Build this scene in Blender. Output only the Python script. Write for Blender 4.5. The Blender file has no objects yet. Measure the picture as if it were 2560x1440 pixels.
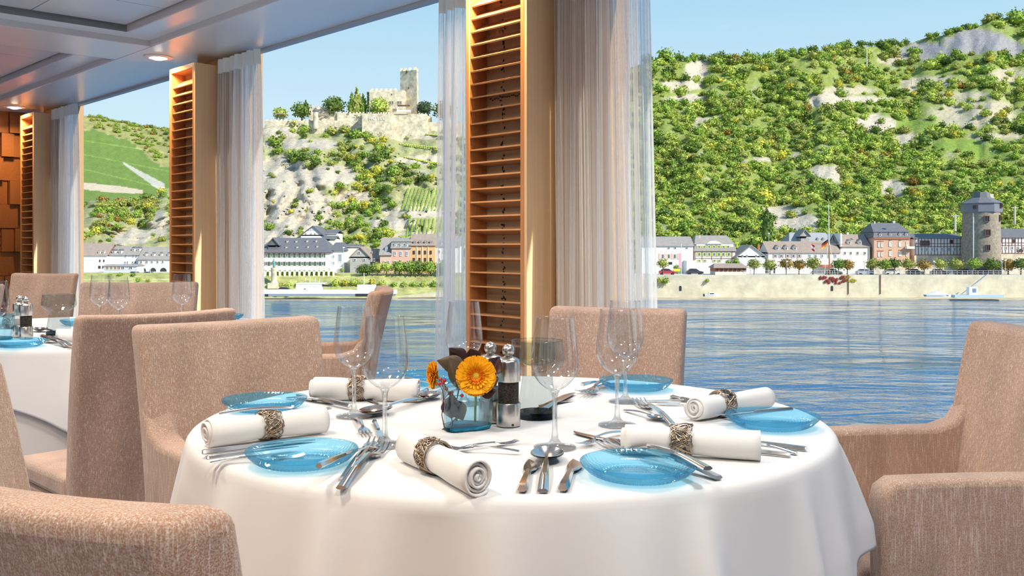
import bpy, bmesh, math, random
import numpy as np
from mathutils import Vector, Matrix, noise
random.seed(7)
PI = math.pi
scene = bpy.context.scene
COL = scene.collection

# ------------------------------------------------------------------ camera
F, HZ, CX, CZ = 2400.0, 612.0, 1280.0, 1.08      # focal length in pixels, eye-level row, centre column, eye height
cam_d = bpy.data.cameras.new('camera'); cam = bpy.data.objects.new('camera', cam_d); COL.objects.link(cam)
cam_d.sensor_width = 36.0; cam_d.lens = F / 2560.0 * 36.0
cam_d.shift_y = -(720.0 - HZ) / 2560.0
cam_d.clip_start = 0.05; cam_d.clip_end = 3000
cam.location = (0, 0, CZ); cam.rotation_euler = (PI / 2, 0, 0)
scene.camera = cam

# ------------------------------------------------------------------ sky, sun, exposure
vs = scene.view_settings
vs.view_transform = 'Standard'; vs.look = 'None'; vs.exposure = 0.10; vs.gamma = 1.0; vs.use_curve_mapping = False
world = bpy.data.worlds.new('sky'); scene.world = world; world.use_nodes = True
wn = world.node_tree; wn.nodes.clear()
w_out = wn.nodes.new('ShaderNodeOutputWorld'); w_bg = wn.nodes.new('ShaderNodeBackground')
w_tc = wn.nodes.new('ShaderNodeTexCoord'); w_sep = wn.nodes.new('ShaderNodeSeparateXYZ'); w_rmp = wn.nodes.new('ShaderNodeValToRGB')
wn.links.new(w_tc.outputs['Generated'], w_sep.inputs[0]); wn.links.new(w_sep.outputs['Z'], w_rmp.inputs[0])
wn.links.new(w_rmp.outputs[0], w_bg.inputs['Color']); wn.links.new(w_bg.outputs[0], w_out.inputs['Surface'])
e = w_rmp.color_ramp.elements
e[0].position = 0.0; e[0].color = (0.80, 0.90, 0.95, 1)
e[1].position = 1.0; e[1].color = (0.14, 0.34, 0.72, 1)
m_ = e.new(0.10); m_.color = (0.62, 0.79, 0.90, 1)
m_ = e.new(0.26); m_.color = (0.38, 0.63, 0.83, 1)
w_bg.inputs['Strength'].default_value = 1.04
sun_d = bpy.data.lights.new('sun', 'SUN'); sun = bpy.data.objects.new('sun', sun_d); COL.objects.link(sun)
sun_d.energy = 6.2; sun_d.angle = 0.009; sun_d.color = (1.0, 0.94, 0.84)
TO_SUN = Vector((0.66, -0.50, 0.60)).normalized()
sun.rotation_euler = TO_SUN.to_track_quat('Z', 'Y').to_euler(); sun.location = (20, -20, 40)
try:
    scene.cycles.use_denoising = True
    scene.cycles.max_bounces = 8; scene.cycles.diffuse_bounces = 4; scene.cycles.glossy_bounces = 3; scene.cycles.transparent_max_bounces = 18; scene.cycles.transmission_bounces = 6
    scene.cycles.use_adaptive_sampling = True; scene.cycles.adaptive_threshold = 0.065; scene.cycles.adaptive_min_samples = 12
    scene.cycles.caustics_reflective = False; scene.cycles.caustics_refractive = False
    scene.cycles.sample_clamp_indirect = 4.0
except Exception:
    pass

# ------------------------------------------------------------------ measuring helpers
def P(px, py, d):
    return Vector(((px - CX) / F * d, d, CZ - (py - HZ) / F * d))
def T(px, py, z=0.742):
    return P(px, py, (CZ - z) * F / (py - HZ))
SA = math.radians(43.43)                          # the ship's axes are turned against the camera's
NV = Vector((math.cos(SA), math.sin(SA), 0)); UV = Vector((-math.sin(SA), math.cos(SA), 0))
def S(u, n, z=0.0):
    return UV * u + NV * n + Vector((0, 0, z))

# ------------------------------------------------------------------ object helpers
def tag(o, label=None, cat=None, group=None, kind=None):
    if label: o['label'] = label
    if cat: o['category'] = cat
    if group: o['group'] = group
    if kind: o['kind'] = kind
    return o
def thing(name, label, cat, loc=(0, 0, 0), rz=0.0, group=None, kind=None):
    o = bpy.data.objects.new(name, None); COL.objects.link(o)
    o.empty_display_size = 0.1
    o.location = loc; o.rotation_euler = (0, 0, rz)
    return tag(o, label, cat, group, kind)
def link(name, me, mat=None, parent=None, loc=None, rot=None, scale=None):
    o = bpy.data.objects.new(name, me); COL.objects.link(o)
    if mat is not None:
        me.materials.clear(); me.materials.append(mat)
    if parent: o.parent = parent
    if loc is not None: o.location = loc
    if rot is not None: o.rotation_euler = rot
    if scale is not None: o.scale = scale
    return o
def dup(root, loc=None, rot=None, scale=None, label=None, group=None):
    def cp(o, par):
        c = o.copy(); COL.objects.link(c); c.parent = par
        for ch in o.children: cp(ch, c)
        return c
    r = cp(root, None)
    if loc is not None: r.location = loc
    if rot is not None: r.rotation_euler = rot
    if scale is not None: r.scale = scale
    if label: r['label'] = label
    if group: r['group'] = group
    return r

class MB:
    """collects shapes for ONE mesh"""
    def __init__(self): self.v = []; self.f = []
    def add(self, vs_, fs_):
        n = len(self.v); self.v += [tuple(p) for p in vs_]; self.f += [tuple(i + n for i in q) for q in fs_]
        return self
    def box(self, x0, x1, y0, y1, z0, z1, M=None):
        vs_ = [(x, y, z) for x in (x0, x1) for y in (y0, y1) for z in (z0, z1)]
        if M is not None: vs_ = [M @ Vector(p) for p in vs_]
        return self.add(vs_, [(0, 1, 3, 2), (4, 6, 7, 5), (0, 4, 5, 1), (2, 3, 7, 6), (0, 2, 6, 4), (1, 5, 7, 3)])
    def prism(self, poly, y0, y1, M=None, axis='y'):
        """poly in (a,b) extruded along an axis"""
        n = len(poly)
        def q(a, b, c):
            p = {'y': (a, c, b), 'x': (c, a, b), 'z': (a, b, c)}[axis]
            return (M @ Vector(p)) if M is not None else p
        vs_ = [q(a, b, y0) for a, b in poly] + [q(a, b, y1) for a, b in poly]
        fs_ = [tuple(range(n))[::-1], tuple(range(n, 2 * n))] + [(i, (i + 1) % n, (i + 1) % n + n, i + n) for i in range(n)]
        return self.add(vs_, fs_)
    def lathe(self, prof, seg=32, wave=None, M=None, close=False):
        rows = []
        vs_ = []
        for r, z in prof:
            if r < 1e-6:
                rows.append([len(vs_)]); vs_.append((0, 0, z))
            else:
                row = []
                for k in range(seg):
                    a = 2 * PI * k / seg
                    rr = r * (wave(a, r, z) if wave else 1)
                    row.append(len(vs_)); vs_.append((rr * math.cos(a), rr * math.sin(a), z))
                rows.append(row)
        fs_ = []
        pairs = list(zip(rows[:-1], rows[1:]))
        if close: pairs.append((rows[-1], rows[0]))
        for A, B in pairs:
            if len(A) == 1 and len(B) == 1: continue
            for k in range(seg):
                k2 = (k + 1) % seg
                if len(A) == 1: fs_.append((A[0], B[k2], B[k]))
                elif len(B) == 1: fs_.append((A[k], A[k2], B[0]))
                else: fs_.append((A[k], A[k2], B[k2], B[k]))
        if M is not None: vs_ = [M @ Vector(p) for p in vs_]
        return self.add(vs_, fs_)
    def tube(self, pts, rad, seg=8, closed=False, flat=1.0):
        pts = [Vector(p) for p in pts]; n = len(pts)
        if not hasattr(rad, '__len__'): rad = [rad] * n
        vs_ = []; prev = None
        for i, p in enumerate(pts):
            a = pts[(i - 1) % n] if (closed or i > 0) else p
            b = pts[(i + 1) % n] if (closed or i < n - 1) else p
            t = (b - a).normalized()
            if prev is None:
                up = Vector((0, 0, 1)) if abs(t.z) < 0.9 else Vector((1, 0, 0))
                s = t.cross(up).normalized()
            else:
                s = (prev - t * prev.dot(t))
                s = s.normalized() if s.length > 1e-6 else t.orthogonal().normalized()
            prev = s; w = s.cross(t)
            for k in range(seg):
                an = 2 * PI * k / seg
                vs_.append(p + s * (rad[i] * math.cos(an)) + w * (rad[i] * flat * math.sin(an)))
        fs_ = []
        m = n if closed else n - 1
        for i in range(m):
            j = (i + 1) % n
            for k in range(seg):
                k2 = (k + 1) % seg
                fs_.append((i * seg + k, j * seg + k, j * seg + k2, i * seg + k2))
        if not closed:
            fs_.append(tuple(range(seg))); fs_.append(tuple(range((n - 1) * seg, n * seg))[::-1])
        return self.add(vs_, fs_)
    def grid(self, nu, nv, fn, wrap=False):
        """fn(i/nu, j/nv) -> point"""
        cu = nu if wrap else nu + 1
        vs_ = [fn(i / nu, j / nv) for j in range(nv + 1) for i in range(cu)]
        fs_ = []
        for j in range(nv):
            for i in range(nu):
                i2 = (i + 1) % cu
                fs_.append((j * cu + i, j * cu + i2, (j + 1) * cu + i2, (j + 1) * cu + i))
        return self.add(vs_, fs_)
    def mesh(self, name, smooth=False, angle=None, fix=True):
        me = bpy.data.meshes.new(name); me.from_pydata(self.v, [], self.f)
        if fix:
            bm = bmesh.new(); bm.from_mesh(me); bmesh.ops.recalc_face_normals(bm, faces=bm.faces); bm.to_mesh(me); bm.free()
        if smooth:
            me.polygons.foreach_set('use_smooth', [True] * len(me.polygons))
            if angle:
                me.set_sharp_from_angle(angle=math.radians(angle))
        me.update()
        return me
    def build(self, name, mat, parent=None, smooth=False, angle=None, loc=None, rot=None, bevel=0, seg=2, sub=0, solid=0, fix=True):
        me = self.mesh(name, smooth or bevel > 0, (angle or (40 if bevel > 0 else None)), fix)
        o = link(name, me, mat, parent, loc, rot)
        if solid:
            md = o.modifiers.new('solid', 'SOLIDIFY'); md.thickness = solid; md.offset = 0
        if bevel:
            md = o.modifiers.new('bevel', 'BEVEL'); md.width = bevel; md.segments = seg; md.limit_method = 'ANGLE'; md.angle_limit = math.radians(40); md.harden_normals = False
            me.polygons.foreach_set('use_smooth', [True] * len(me.polygons))
        if sub:
            md = o.modifiers.new('sub', 'SUBSURF'); md.levels = sub; md.render_levels = sub
        return o

_cubes = {}
def cube(name, mat, parent, c, size, rz=0.0, rx=0.0):
    """a box part that shares one cube mesh per material"""
    key = mat.name
    if key not in _cubes:
        me = MB().box(-.5, .5, -.5, .5, -.5, .5).mesh('box_' + key); me.materials.append(mat); _cubes[key] = me
    o = bpy.data.objects.new(name, _cubes[key]); COL.objects.link(o)
    if parent: o.parent = parent
    o.location = c; o.scale = size; o.rotation_euler = (rx, 0, rz)
    return o

# ------------------------------------------------------------------ materials
_m = {}
def mat(name, col, rough=0.6, metal=0.0, spec=0.5, nscale=0, namt=0.0, bump=0.0, bscale=80, coords='Object', stretch=None, alpha=None, sheen=0, random_amt=0, coat=0):
    if name in _m: return _m[name]
    m = bpy.data.materials.new(name); m.use_nodes = True; nt = m.node_tree
    b = nt.nodes['Principled BSDF']
    b.inputs['Base Color'].default_value = (*col, 1); b.inputs['Roughness'].default_value = rough
    b.inputs['Metallic'].default_value = metal; b.inputs['Specular IOR Level'].default_value = spec
    if sheen: b.inputs['Sheen Weight'].default_value = sheen
    if coat: b.inputs['Coat Weight'].default_value = coat
    m.diffuse_color = (*col, 1)
    need = nscale or bump or random_amt
    if need:
        tc = nt.nodes.new('ShaderNodeTexCoord'); mp = nt.nodes.new('ShaderNodeMapping')
        nt.links.new(tc.outputs[coords], mp.inputs[0])
        if stretch: mp.inputs['Scale'].default_value = stretch
    if nscale or random_amt:
        last = None
        hsv = nt.nodes.new('ShaderNodeHueSaturation'); hsv.inputs['Color'].default_value = (*col, 1)
        if nscale:
            nz = nt.nodes.new('ShaderNodeTexNoise'); nz.inputs['Scale'].default_value = nscale; nz.inputs['Detail'].default_value = 6; nz.inputs['Roughness'].default_value = 0.65
            nt.links.new(mp.outputs[0], nz.inputs['Vector'])
            mr = nt.nodes.new('ShaderNodeMapRange'); mr.inputs[1].default_value = 0.3; mr.inputs[2].default_value = 0.7
            mr.inputs[3].default_value = 1 - namt; mr.inputs[4].default_value = 1 + namt
            nt.links.new(nz.outputs['Fac'], mr.inputs[0]); last = mr.outputs[0]
        if random_amt:
            oi = nt.nodes.new('ShaderNodeObjectInfo'); mr2 = nt.nodes.new('ShaderNodeMapRange')
            mr2.inputs[3].default_value = 1 - random_amt; mr2.inputs[4].default_value = 1 + random_amt
            nt.links.new(oi.outputs['Random'], mr2.inputs[0])
            if last is not None:
                mu = nt.nodes.new('ShaderNodeMath'); mu.operation = 'MULTIPLY'
                nt.links.new(last, mu.inputs[0]); nt.links.new(mr2.outputs[0], mu.inputs[1]); last = mu.outputs[0]
            else: last = mr2.outputs[0]
        nt.links.new(last, hsv.inputs['Value']); nt.links.new(hsv.outputs[0], b.inputs['Base Color'])
    if bump:
        nb = nt.nodes.new('ShaderNodeTexNoise'); nb.inputs['Scale'].default_value = bscale; nb.inputs['Detail'].default_value = 4
        nt.links.new(mp.outputs[0], nb.inputs['Vector'])
        bp = nt.nodes.new('ShaderNodeBump'); bp.inputs['Strength'].default_value = bump; bp.inputs['Distance'].default_value = 0.01
        nt.links.new(nb.outputs['Fac'], bp.inputs['Height']); nt.links.new(bp.outputs[0], b.inputs['Normal'])
    _m[name] = m
    return m

def thin_glass(name, tint, gloss=1.0, base=0.04, rough=0.0, power=1.0):
    """thin clear wall: lets light straight through, mirrors at grazing angles"""
    m = bpy.data.materials.new(name); m.use_nodes = True; nt = m.node_tree; nt.nodes.clear()
    o = nt.nodes.new('ShaderNodeOutputMaterial'); mx = nt.nodes.new('ShaderNodeMixShader')
    tr = nt.nodes.new('ShaderNodeBsdfTransparent'); tr.inputs[0].default_value = (*tint, 1)
    gl = nt.nodes.new('ShaderNodeBsdfGlossy'); gl.inputs['Roughness'].default_value = rough
    lw = nt.nodes.new('ShaderNodeLayerWeight'); lw.inputs['Blend'].default_value = 0.25
    mr = nt.nodes.new('ShaderNodeMapRange'); mr.inputs[3].default_value = base; mr.inputs[4].default_value = gloss
    pw = nt.nodes.new('ShaderNodeMath'); pw.operation = 'POWER'; pw.inputs[1].default_value = power
    nt.links.new(lw.outputs['Facing'], pw.inputs[0]); nt.links.new(pw.outputs[0], mr.inputs[0]); nt.links.new(mr.outputs[0], mx.inputs[0])
    nt.links.new(tr.outputs[0], mx.inputs[1]); nt.links.new(gl.outputs[0], mx.inputs[2]); nt.links.new(mx.outputs[0], o.inputs[0])
    m.diffuse_color = (*tint, 0.3)
    _m[name] = m
    return m
def solid_glass(name, tint, rough=0.0, ior=1.48, clear=0.0):
    m = bpy.data.materials.new(name); m.use_nodes = True; nt = m.node_tree; nt.nodes.clear()
    o = nt.nodes.new('ShaderNodeOutputMaterial'); g = nt.nodes.new('ShaderNodeBsdfGlass')
    g.inputs['Color'].default_value = (*tint, 1); g.inputs['Roughness'].default_value = rough; g.inputs['IOR'].default_value = ior
    if clear:
        mx = nt.nodes.new('ShaderNodeMixShader'); mx.inputs[0].default_value = clear
        tr = nt.nodes.new('ShaderNodeBsdfTransparent'); tr.inputs[0].default_value = (*tint, 1)
        nt.links.new(g.outputs[0], mx.inputs[1]); nt.links.new(tr.outputs[0], mx.inputs[2]); nt.links.new(mx.outputs[0], o.inputs[0])
    else: nt.links.new(g.outputs[0], o.inputs[0])
    m.diffuse_color = (*tint, 0.5)
    return m
def emit(name, col, strength):
    m = bpy.data.materials.new(name); m.use_nodes = True; nt = m.node_tree; nt.nodes.clear()
    o = nt.nodes.new('ShaderNodeOutputMaterial'); g = nt.nodes.new('ShaderNodeEmission')
    g.inputs[0].default_value = (*col, 1); g.inputs[1].default_value = strength; nt.links.new(g.outputs[0], o.inputs[0])
    return m
def wood(name, c1, c2, rough=0.4, axis=(6, 6, 0.5), spec=0.4):
    m = bpy.data.materials.new(name); m.use_nodes = True; nt = m.node_tree; b = nt.nodes['Principled BSDF']
    tc = nt.nodes.new('ShaderNodeTexCoord'); mp = nt.nodes.new('ShaderNodeMapping'); mp.inputs['Scale'].default_value = axis
    nz = nt.nodes.new('ShaderNodeTexNoise'); nz.inputs['Scale'].default_value = 9; nz.inputs['Detail'].default_value = 8; nz.inputs['Distortion'].default_value = 0.6
    rp = nt.nodes.new('ShaderNodeValToRGB'); rp.color_ramp.elements[0].position = .3; rp.color_ramp.elements[1].position = .7
    rp.color_ramp.elements[0].color = (*c1, 1); rp.color_ramp.elements[1].color = (*c2, 1)
    nt.links.new(tc.outputs['Object'], mp.inputs[0]); nt.links.new(mp.outputs[0], nz.inputs['Vector']); nt.links.new(nz.outputs['Fac'], rp.inputs[0])
    nt.links.new(rp.outputs[0], b.inputs['Base Color']); b.inputs['Roughness'].default_value = rough; b.inputs['Specular IOR Level'].default_value = spec
    m.diffuse_color = (*c1, 1)
    return m
def tweed(name, dark, light, warm):
    """slubby woven upholstery: pale vertical flecks on a brown twill"""
    m = bpy.data.materials.new(name); m.use_nodes = True; nt = m.node_tree; b = nt.nodes['Principled BSDF']
    L = nt.links.new; N = nt.nodes.new
    tc = N('ShaderNodeTexCoord')
    def nz(sc, detail, stretch):
        mp = N('ShaderNodeMapping'); mp.inputs['Scale'].default_value = stretch; L(tc.outputs['Object'], mp.inputs[0])
        n = N('ShaderNodeTexNoise'); n.inputs['Scale'].default_value = sc; n.inputs['Detail'].default_value = detail; L(mp.outputs[0], n.inputs['Vector'])
        return n.outputs['Fac']
    slub = nz(55, 2, (8.5, 8.5, 0.55)); fine = nz(700, 1, (1, 1, 0.8)); big = nz(5, 3, (2.2, 2.2, 0.7))
    r1 = N('ShaderNodeValToRGB'); r1.color_ramp.elements[0].position = .54; r1.color_ramp.elements[1].position = .72
    r1.color_ramp.elements[0].color = (*dark, 1); r1.color_ramp.elements[1].color = (*light, 1); L(slub, r1.inputs[0])
    r2 = N('ShaderNodeValToRGB'); r2.color_ramp.elements[0].position = .40; r2.color_ramp.elements[1].position = .60
    r2.color_ramp.elements[0].color = (*warm, 1); r2.color_ramp.elements[1].color = (*light, 1); L(fine, r2.inputs[0])
    mx = N('ShaderNodeMix'); mx.data_type = 'RGBA'; mx.inputs[0].default_value = 0.42
    L(r1.outputs[0], mx.inputs[6]); L(r2.outputs[0], mx.inputs[7])
    hs = N('ShaderNodeHueSaturation'); mr = N('ShaderNodeMapRange'); mr.inputs[1].default_value = .3; mr.inputs[2].default_value = .7; mr.inputs[3].default_value = .86; mr.inputs[4].default_value = 1.14
    L(big, mr.inputs[0]); L(mr.outputs[0], hs.inputs['Value']); L(mx.outputs[2], hs.inputs['Color'])
    L(hs.outputs[0], b.inputs['Base Color']); b.inputs['Roughness'].default_value = 0.9; b.inputs['Specular IOR Level'].default_value = 0.15
    b.inputs['Sheen Weight'].default_value = 0.25; b.inputs['Sheen Roughness'].default_value = 0.4
    bp = N('ShaderNodeBump'); bp.inputs['Strength'].default_value = 0.35; bp.inputs['Distance'].default_value = 0.0015
    L(fine, bp.inputs['Height']); L(bp.outputs[0], b.inputs['Normal'])
    m.diffuse_color = (*dark, 1)
    return m

M_FAB = tweed('tweed_brown', (0.355, 0.215, 0.148), (0.69, 0.585, 0.515), (0.415, 0.238, 0.155))
M_DWOOD = mat('dark_wood', (0.03, 0.016, 0.011), 0.35)
M_CLOTH = mat('white_linen', (0.70, 0.70, 0.70), 0.85, spec=0.15, nscale=4, namt=0.015, bump=0.03, bscale=900, sheen=0.1)
M_CLOTH2 = mat('under_linen', (0.70, 0.685, 0.66), 0.85, spec=0.15, bump=0.03, bscale=900)
M_NAP = mat('napkin_linen', (0.78, 0.77, 0.755), 0.85, spec=0.15, bump=0.04, bscale=900, sheen=0.1)
M_STEEL = mat('polished_steel', (0.74, 0.73, 0.72), 0.17, metal=1.0)
M_BRUSH = mat('brushed_steel', (0.60, 0.56, 0.52), 0.26, metal=1.0, bump=0.05, bscale=200, stretch=(1, 1, 0.02))
M_WIRE = mat('woven_wire', (0.45, 0.345, 0.25), 0.22, metal=1.0, nscale=60, namt=0.45)
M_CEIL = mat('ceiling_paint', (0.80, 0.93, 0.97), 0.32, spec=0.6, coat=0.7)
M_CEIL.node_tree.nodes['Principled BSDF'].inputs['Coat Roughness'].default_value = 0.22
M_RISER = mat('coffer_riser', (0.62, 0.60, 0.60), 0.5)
M_CPANEL = mat('brushed_ceiling_panel', (0.74, 0.83, 0.87), 0.30, metal=0.15, bump=0.04, bscale=60, stretch=(40, 0.4, 1))
M_CARPET = mat('carpet', (0.33, 0.32, 0.41), 0.95, spec=0.1, nscale=14, namt=0.5, bump=0.4, bscale=400)
M_CHERRY = wood('cherry_wood', (0.52, 0.225, 0.080), (0.62, 0.29, 0.11), 0.38, (8, 8, 0.5))
M_SLAT = wood('slat_wood', (0.46, 0.22, 0.090), (0.57, 0.29, 0.125), 0.32, (8, 0.6, 8))
M_VENEER = wood('beige_veneer', (0.76, 0.50, 0.27), (0.84, 0.58, 0.34), 0.5, (14, 14, 0.15))
M_TANPAN = mat('tan_back_panel', (0.56, 0.40, 0.23), 0.7, nscale=60, namt=0.08, stretch=(12, 12, 0.3))
M_ORN = mat('ornament_ink', (0.05, 0.03, 0.02), 0.7)
M_WINE = thin_glass('wine_glass_wall', (0.985, 0.988, 0.99), 0.95, 0.045, power=2.1)
M_STEM = solid_glass('wine_glass_stem', (0.99, 1, 1), clear=0.55)
M_PANE = thin_glass('window_pane', (0.985, 0.995, 0.99), 0.08, 0.0012, power=4)
# ================================================================== THE ROOM (a river ship's dining room)
CEIL = 2.2
def ship(name, mb, m, parent=None, **k):
    """mesh given in ship axes (across, along, up)"""
    return mb.build(name, m, parent, rot=None if parent else (0, 0, SA), **k)
tag(ship('floor', MB().box(-7.2, 2.85, -4.2, 9.0, -0.06, 0.0), M_CARPET), 'patterned lavender grey carpet floor', None, kind='structure')
BEAMS = [(-0.25, 0.27), (2.55, 3.07), (5.35, 5.87), (8.15, 8.9)]
cb = MB().box(2.25, 2.77, -4.2, 9.0, CEIL, 2.42).box(-7.2, -1.5, -4.2, 9.0, CEIL, 2.42).box(-7.2, 2.80, -4.2, 9.0, 2.30, 2.44).box(-1.5, 2.25, -4.2, -3.0, CEIL, 2.42)
for a, b in BEAMS: cb.box(-1.5, 2.25, a, b, CEIL, 2.42)
ceil = ship('ceiling', cb, M_CEIL, bevel=0.004, seg=1); tag(ceil, 'pale painted ship ceiling with stepped coffers', None, kind='structure')
coffers = [(-3.0, -0.25), (0.27, 2.55), (3.07, 5.35), (5.87, 8.15)]
for a, b in coffers:
    r = MB()
    t = 0.012                                           # risers hang as thin fascia strips round each step
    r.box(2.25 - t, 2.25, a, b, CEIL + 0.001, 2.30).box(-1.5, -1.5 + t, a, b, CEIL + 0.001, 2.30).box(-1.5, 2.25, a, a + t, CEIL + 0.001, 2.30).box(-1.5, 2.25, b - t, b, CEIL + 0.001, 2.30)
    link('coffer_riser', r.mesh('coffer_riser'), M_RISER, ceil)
    s = MB().box(2.07, 2.25 - t, a + t, b - t, 2.232, 2.29).box(-1.5 + t, -1.32, a + t, b - t, 2.232, 2.29).box(-1.32, 2.07, a + t, a + 0.14, 2.232, 2.29).box(-1.32, 2.07, b - 0.14, b - t, 2.232, 2.29)
    link('coffer_soffit', s.mesh('coffer_soffit'), M_CEIL, ceil)
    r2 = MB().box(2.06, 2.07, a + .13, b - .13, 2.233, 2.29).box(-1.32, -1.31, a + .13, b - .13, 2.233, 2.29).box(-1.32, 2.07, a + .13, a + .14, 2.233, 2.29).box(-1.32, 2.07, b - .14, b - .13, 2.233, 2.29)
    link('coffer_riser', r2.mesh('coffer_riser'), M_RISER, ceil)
    nn, nu = 7, 4
    wn_, wu = 3.35 / nn, (b - a - 0.30) / nu
    pm = MB().box(-wn_ / 2 + .003, wn_ / 2 - .003, -wu / 2 + .003, wu / 2 - .003, 0, 0.02).mesh('ceiling_panel'); pm.materials.append(M_CPANEL)
    for i in range(nn):
        for j in range(nu):
            link('ceiling_panel', pm, None, ceil, (-1.30 + wn_ * (i + .5), a + .15 + wu * (j + .5), 2.268))

M_WHITE = mat('white_lacquer', (0.80, 0.80, 0.79), 0.4)
M_PIER = wood('pier_wood', (0.40, 0.24, 0.12), (0.48, 0.30, 0.16), 0.5, (14, 14, 0.15))
M_FRAME = mat('window_frame', (0.42, 0.46, 0.48), 0.4)
PIL = [2.575, 5.3365, 8.216]
w = MB().box(2.70, 2.80, -4.2, 9.0, 0, 0.10)
for u0 in PIL: w.box(2.69, 2.80, u0 - 0.26, u0 + 0.36, 0.10, CEIL)
w.box(2.69, 2.80, -0.45, 0.20, 0.10, CEIL).box(2.69, 2.80, -4.2, -2.6, 0.10, CEIL)
tag(ship('wall_window', w, M_PIER), 'wooden piers between the tall windows', None, kind='structure')
tag(ship('trim_1', MB().box(2.725, 2.765, -4.2, 8.75, CEIL - 0.016, CEIL - 0.001), M_FRAME), 'slim grey head frame above the windows', None, kind='structure')
opens = [(0.20, PIL[0] - .26), (PIL[0] + .36, PIL[1] - .26), (PIL[1] + .36, PIL[2] - .26)]
for i, (a, b) in enumerate(opens):
    wr = MB().box(2.742, 2.748, a + .002, b - .002, 0.102, CEIL - .024)
    o = ship('window_%d' % (i + 1), wr, M_PANE); tag(o, 'tall clear window pane ' + ['beside the right hand curtain', 'between the two nearest louvred columns', 'between the two farthest louvred columns'][i], None, kind='structure')
ww = MB().box(-7.2, -7.1, -4.2, 9.0, 0, 0.15).box(-7.2, -7.1, -4.2, 9.0, 2.14, CEIL)
for k in range(6): ww.box(-7.2, -7.1, -4.2 + k * 2.5, -3.95 + k * 2.5, 0.15, 2.14)
tag(ship('wall_opposite', ww, M_WHITE), 'white wall with windows across the room', None, kind='structure')
tag(ship('wall_forward', MB().box(-7.2, 2.80, -4.3, -4.2, 0, 2.44), M_WHITE), 'white end wall behind the viewer', None, kind='structure')
M_BLK = wood('panel_wood', (0.22, 0.075, 0.02), (0.34, 0.13, 0.035), 0.4, (8, 1, 5))
wa = ship('wall_aft', MB().box(-7.2, 2.80, 8.86, 9.0, 0, 2.44), M_BLK); tag(wa, 'end wall clad in uneven wooden blocks', None, kind='structure')
rnd = random.Random(3)
for row in range(11):
    x = 2.68
    while x > 1.75:
        wd = rnd.choice([0.10, 0.13, 0.16, 0.24]); dp = rnd.uniform(0.015, 0.11)
        c = cube('wood_block', M_BLK, wa, (x - wd / 2, 8.86 - dp / 2, 0.02 + row * 0.2 + 0.1), (wd - .004, dp, 0.196))
        x -= wd

# ---------------- louvred columns
def tilt_at(z):
    pts = [(0.0, 0), (0.8, 0), (1.05, -9), (1.25, -14), (1.65, 12), (2.12, 42)]
    for (a, ta), (b, tb) in zip(pts[:-1], pts[1:]):
        if z <= b: return math.radians(ta + (tb - ta) * (z - a) / (b - a))
    return math.radians(30)
TOPZ = 2.145
slat_me = MB().box(-0.042, 0.042, -0.145, 0.145, -0.003, 0.003).mesh('slat'); slat_me.materials.append(M_SLAT)
def column(u0, label):
    t = thing('louvred_column', label, 'louvred column', S(u0, 2.5, 0), SA, 'louvred columns between the windows')
    W, Dp = 0.335, 0.185
    MB().box(0, 0.10, 0.0, 0.022, 0, TOPZ).build('stile', M_CHERRY, t, bevel=.002, seg=1)
    MB().box(0, 0.10, W - 0.022, W, 0, TOPZ).build('stile', M_CHERRY, t, bevel=.002, seg=1)
    MB().box(0, 0.10, 0.022, W - 0.022, TOPZ - 0.03, TOPZ).build('top_rail', M_CHERRY, t, bevel=.002, seg=1)
    MB().box(0, 0.10, 0.022, W - 0.022, 0, 0.06).build('bottom_rail', M_CHERRY, t, bevel=.002, seg=1)
    bp = MB().box(0.094, 0.104, 0.022, W - 0.022, 0.06, TOPZ - 0.03).build('back_panel', M_TANPAN, t)
    orn = MB()
    rr = random.Random(int(u0 * 100))
    def leaf(y, z, a, s):
        ca, sa = math.cos(a), math.sin(a)
        pts = [(0, 0), (s * .5, s * .28), (s, 0), (s * .5, -s * .28)]
        orn.add([(0.0925, y + p * ca - q * sa, z + p * sa + q * ca) for p, q in pts], [(0, 1, 2, 3)])
    z = 0.2
    while z < 2.05:
        leaf(0.215 + rr.uniform(-.006, .006), z, rr.uniform(0, 6.28), rr.uniform(.010, .020)); z += rr.uniform(.009, .018)
    for k in range(24):
        leaf(0.04 + k * 0.011, 1.665 + rr.uniform(-.003, .003), PI + rr.uniform(-.6, .6), 0.012)
    orn.build('printed_vine', M_ORN, bp, fix=False)
    z = 0.10
    while z < TOPZ - 0.05:
        o = link('slat', slat_me, None, t, (0.046, W / 2, z)); o.rotation_euler = (0, -tilt_at(z), 0); z += 0.0542
    # curved veneer side towards the viewer
    sp = MB(); n = 10
    front = [(Dp * i / n, -0.014 + 0.030 * (i / n) ** 2.6) for i in range(n + 1)]
    poly = front + [(Dp, 0.05), (0.001, 0.0)]
    sp.prism(poly, 0, TOPZ - 0.004, axis='z')
    sp.build('side_panel', M_VENEER, t, smooth=True, angle=35)
    MB().box(0.105, Dp, 0.05, W, 0, TOPZ - 0.004).build('carcass', M_CHERRY, t)
    return t
column(PIL[0], 'tall louvred wooden column nearest the viewer, behind the flower vase')
column(PIL[1], 'louvred wooden column in the middle, with a spot lamp above it')
column(PIL[2], 'louvred wooden column farthest away, beside the wooden block wall')

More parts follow.
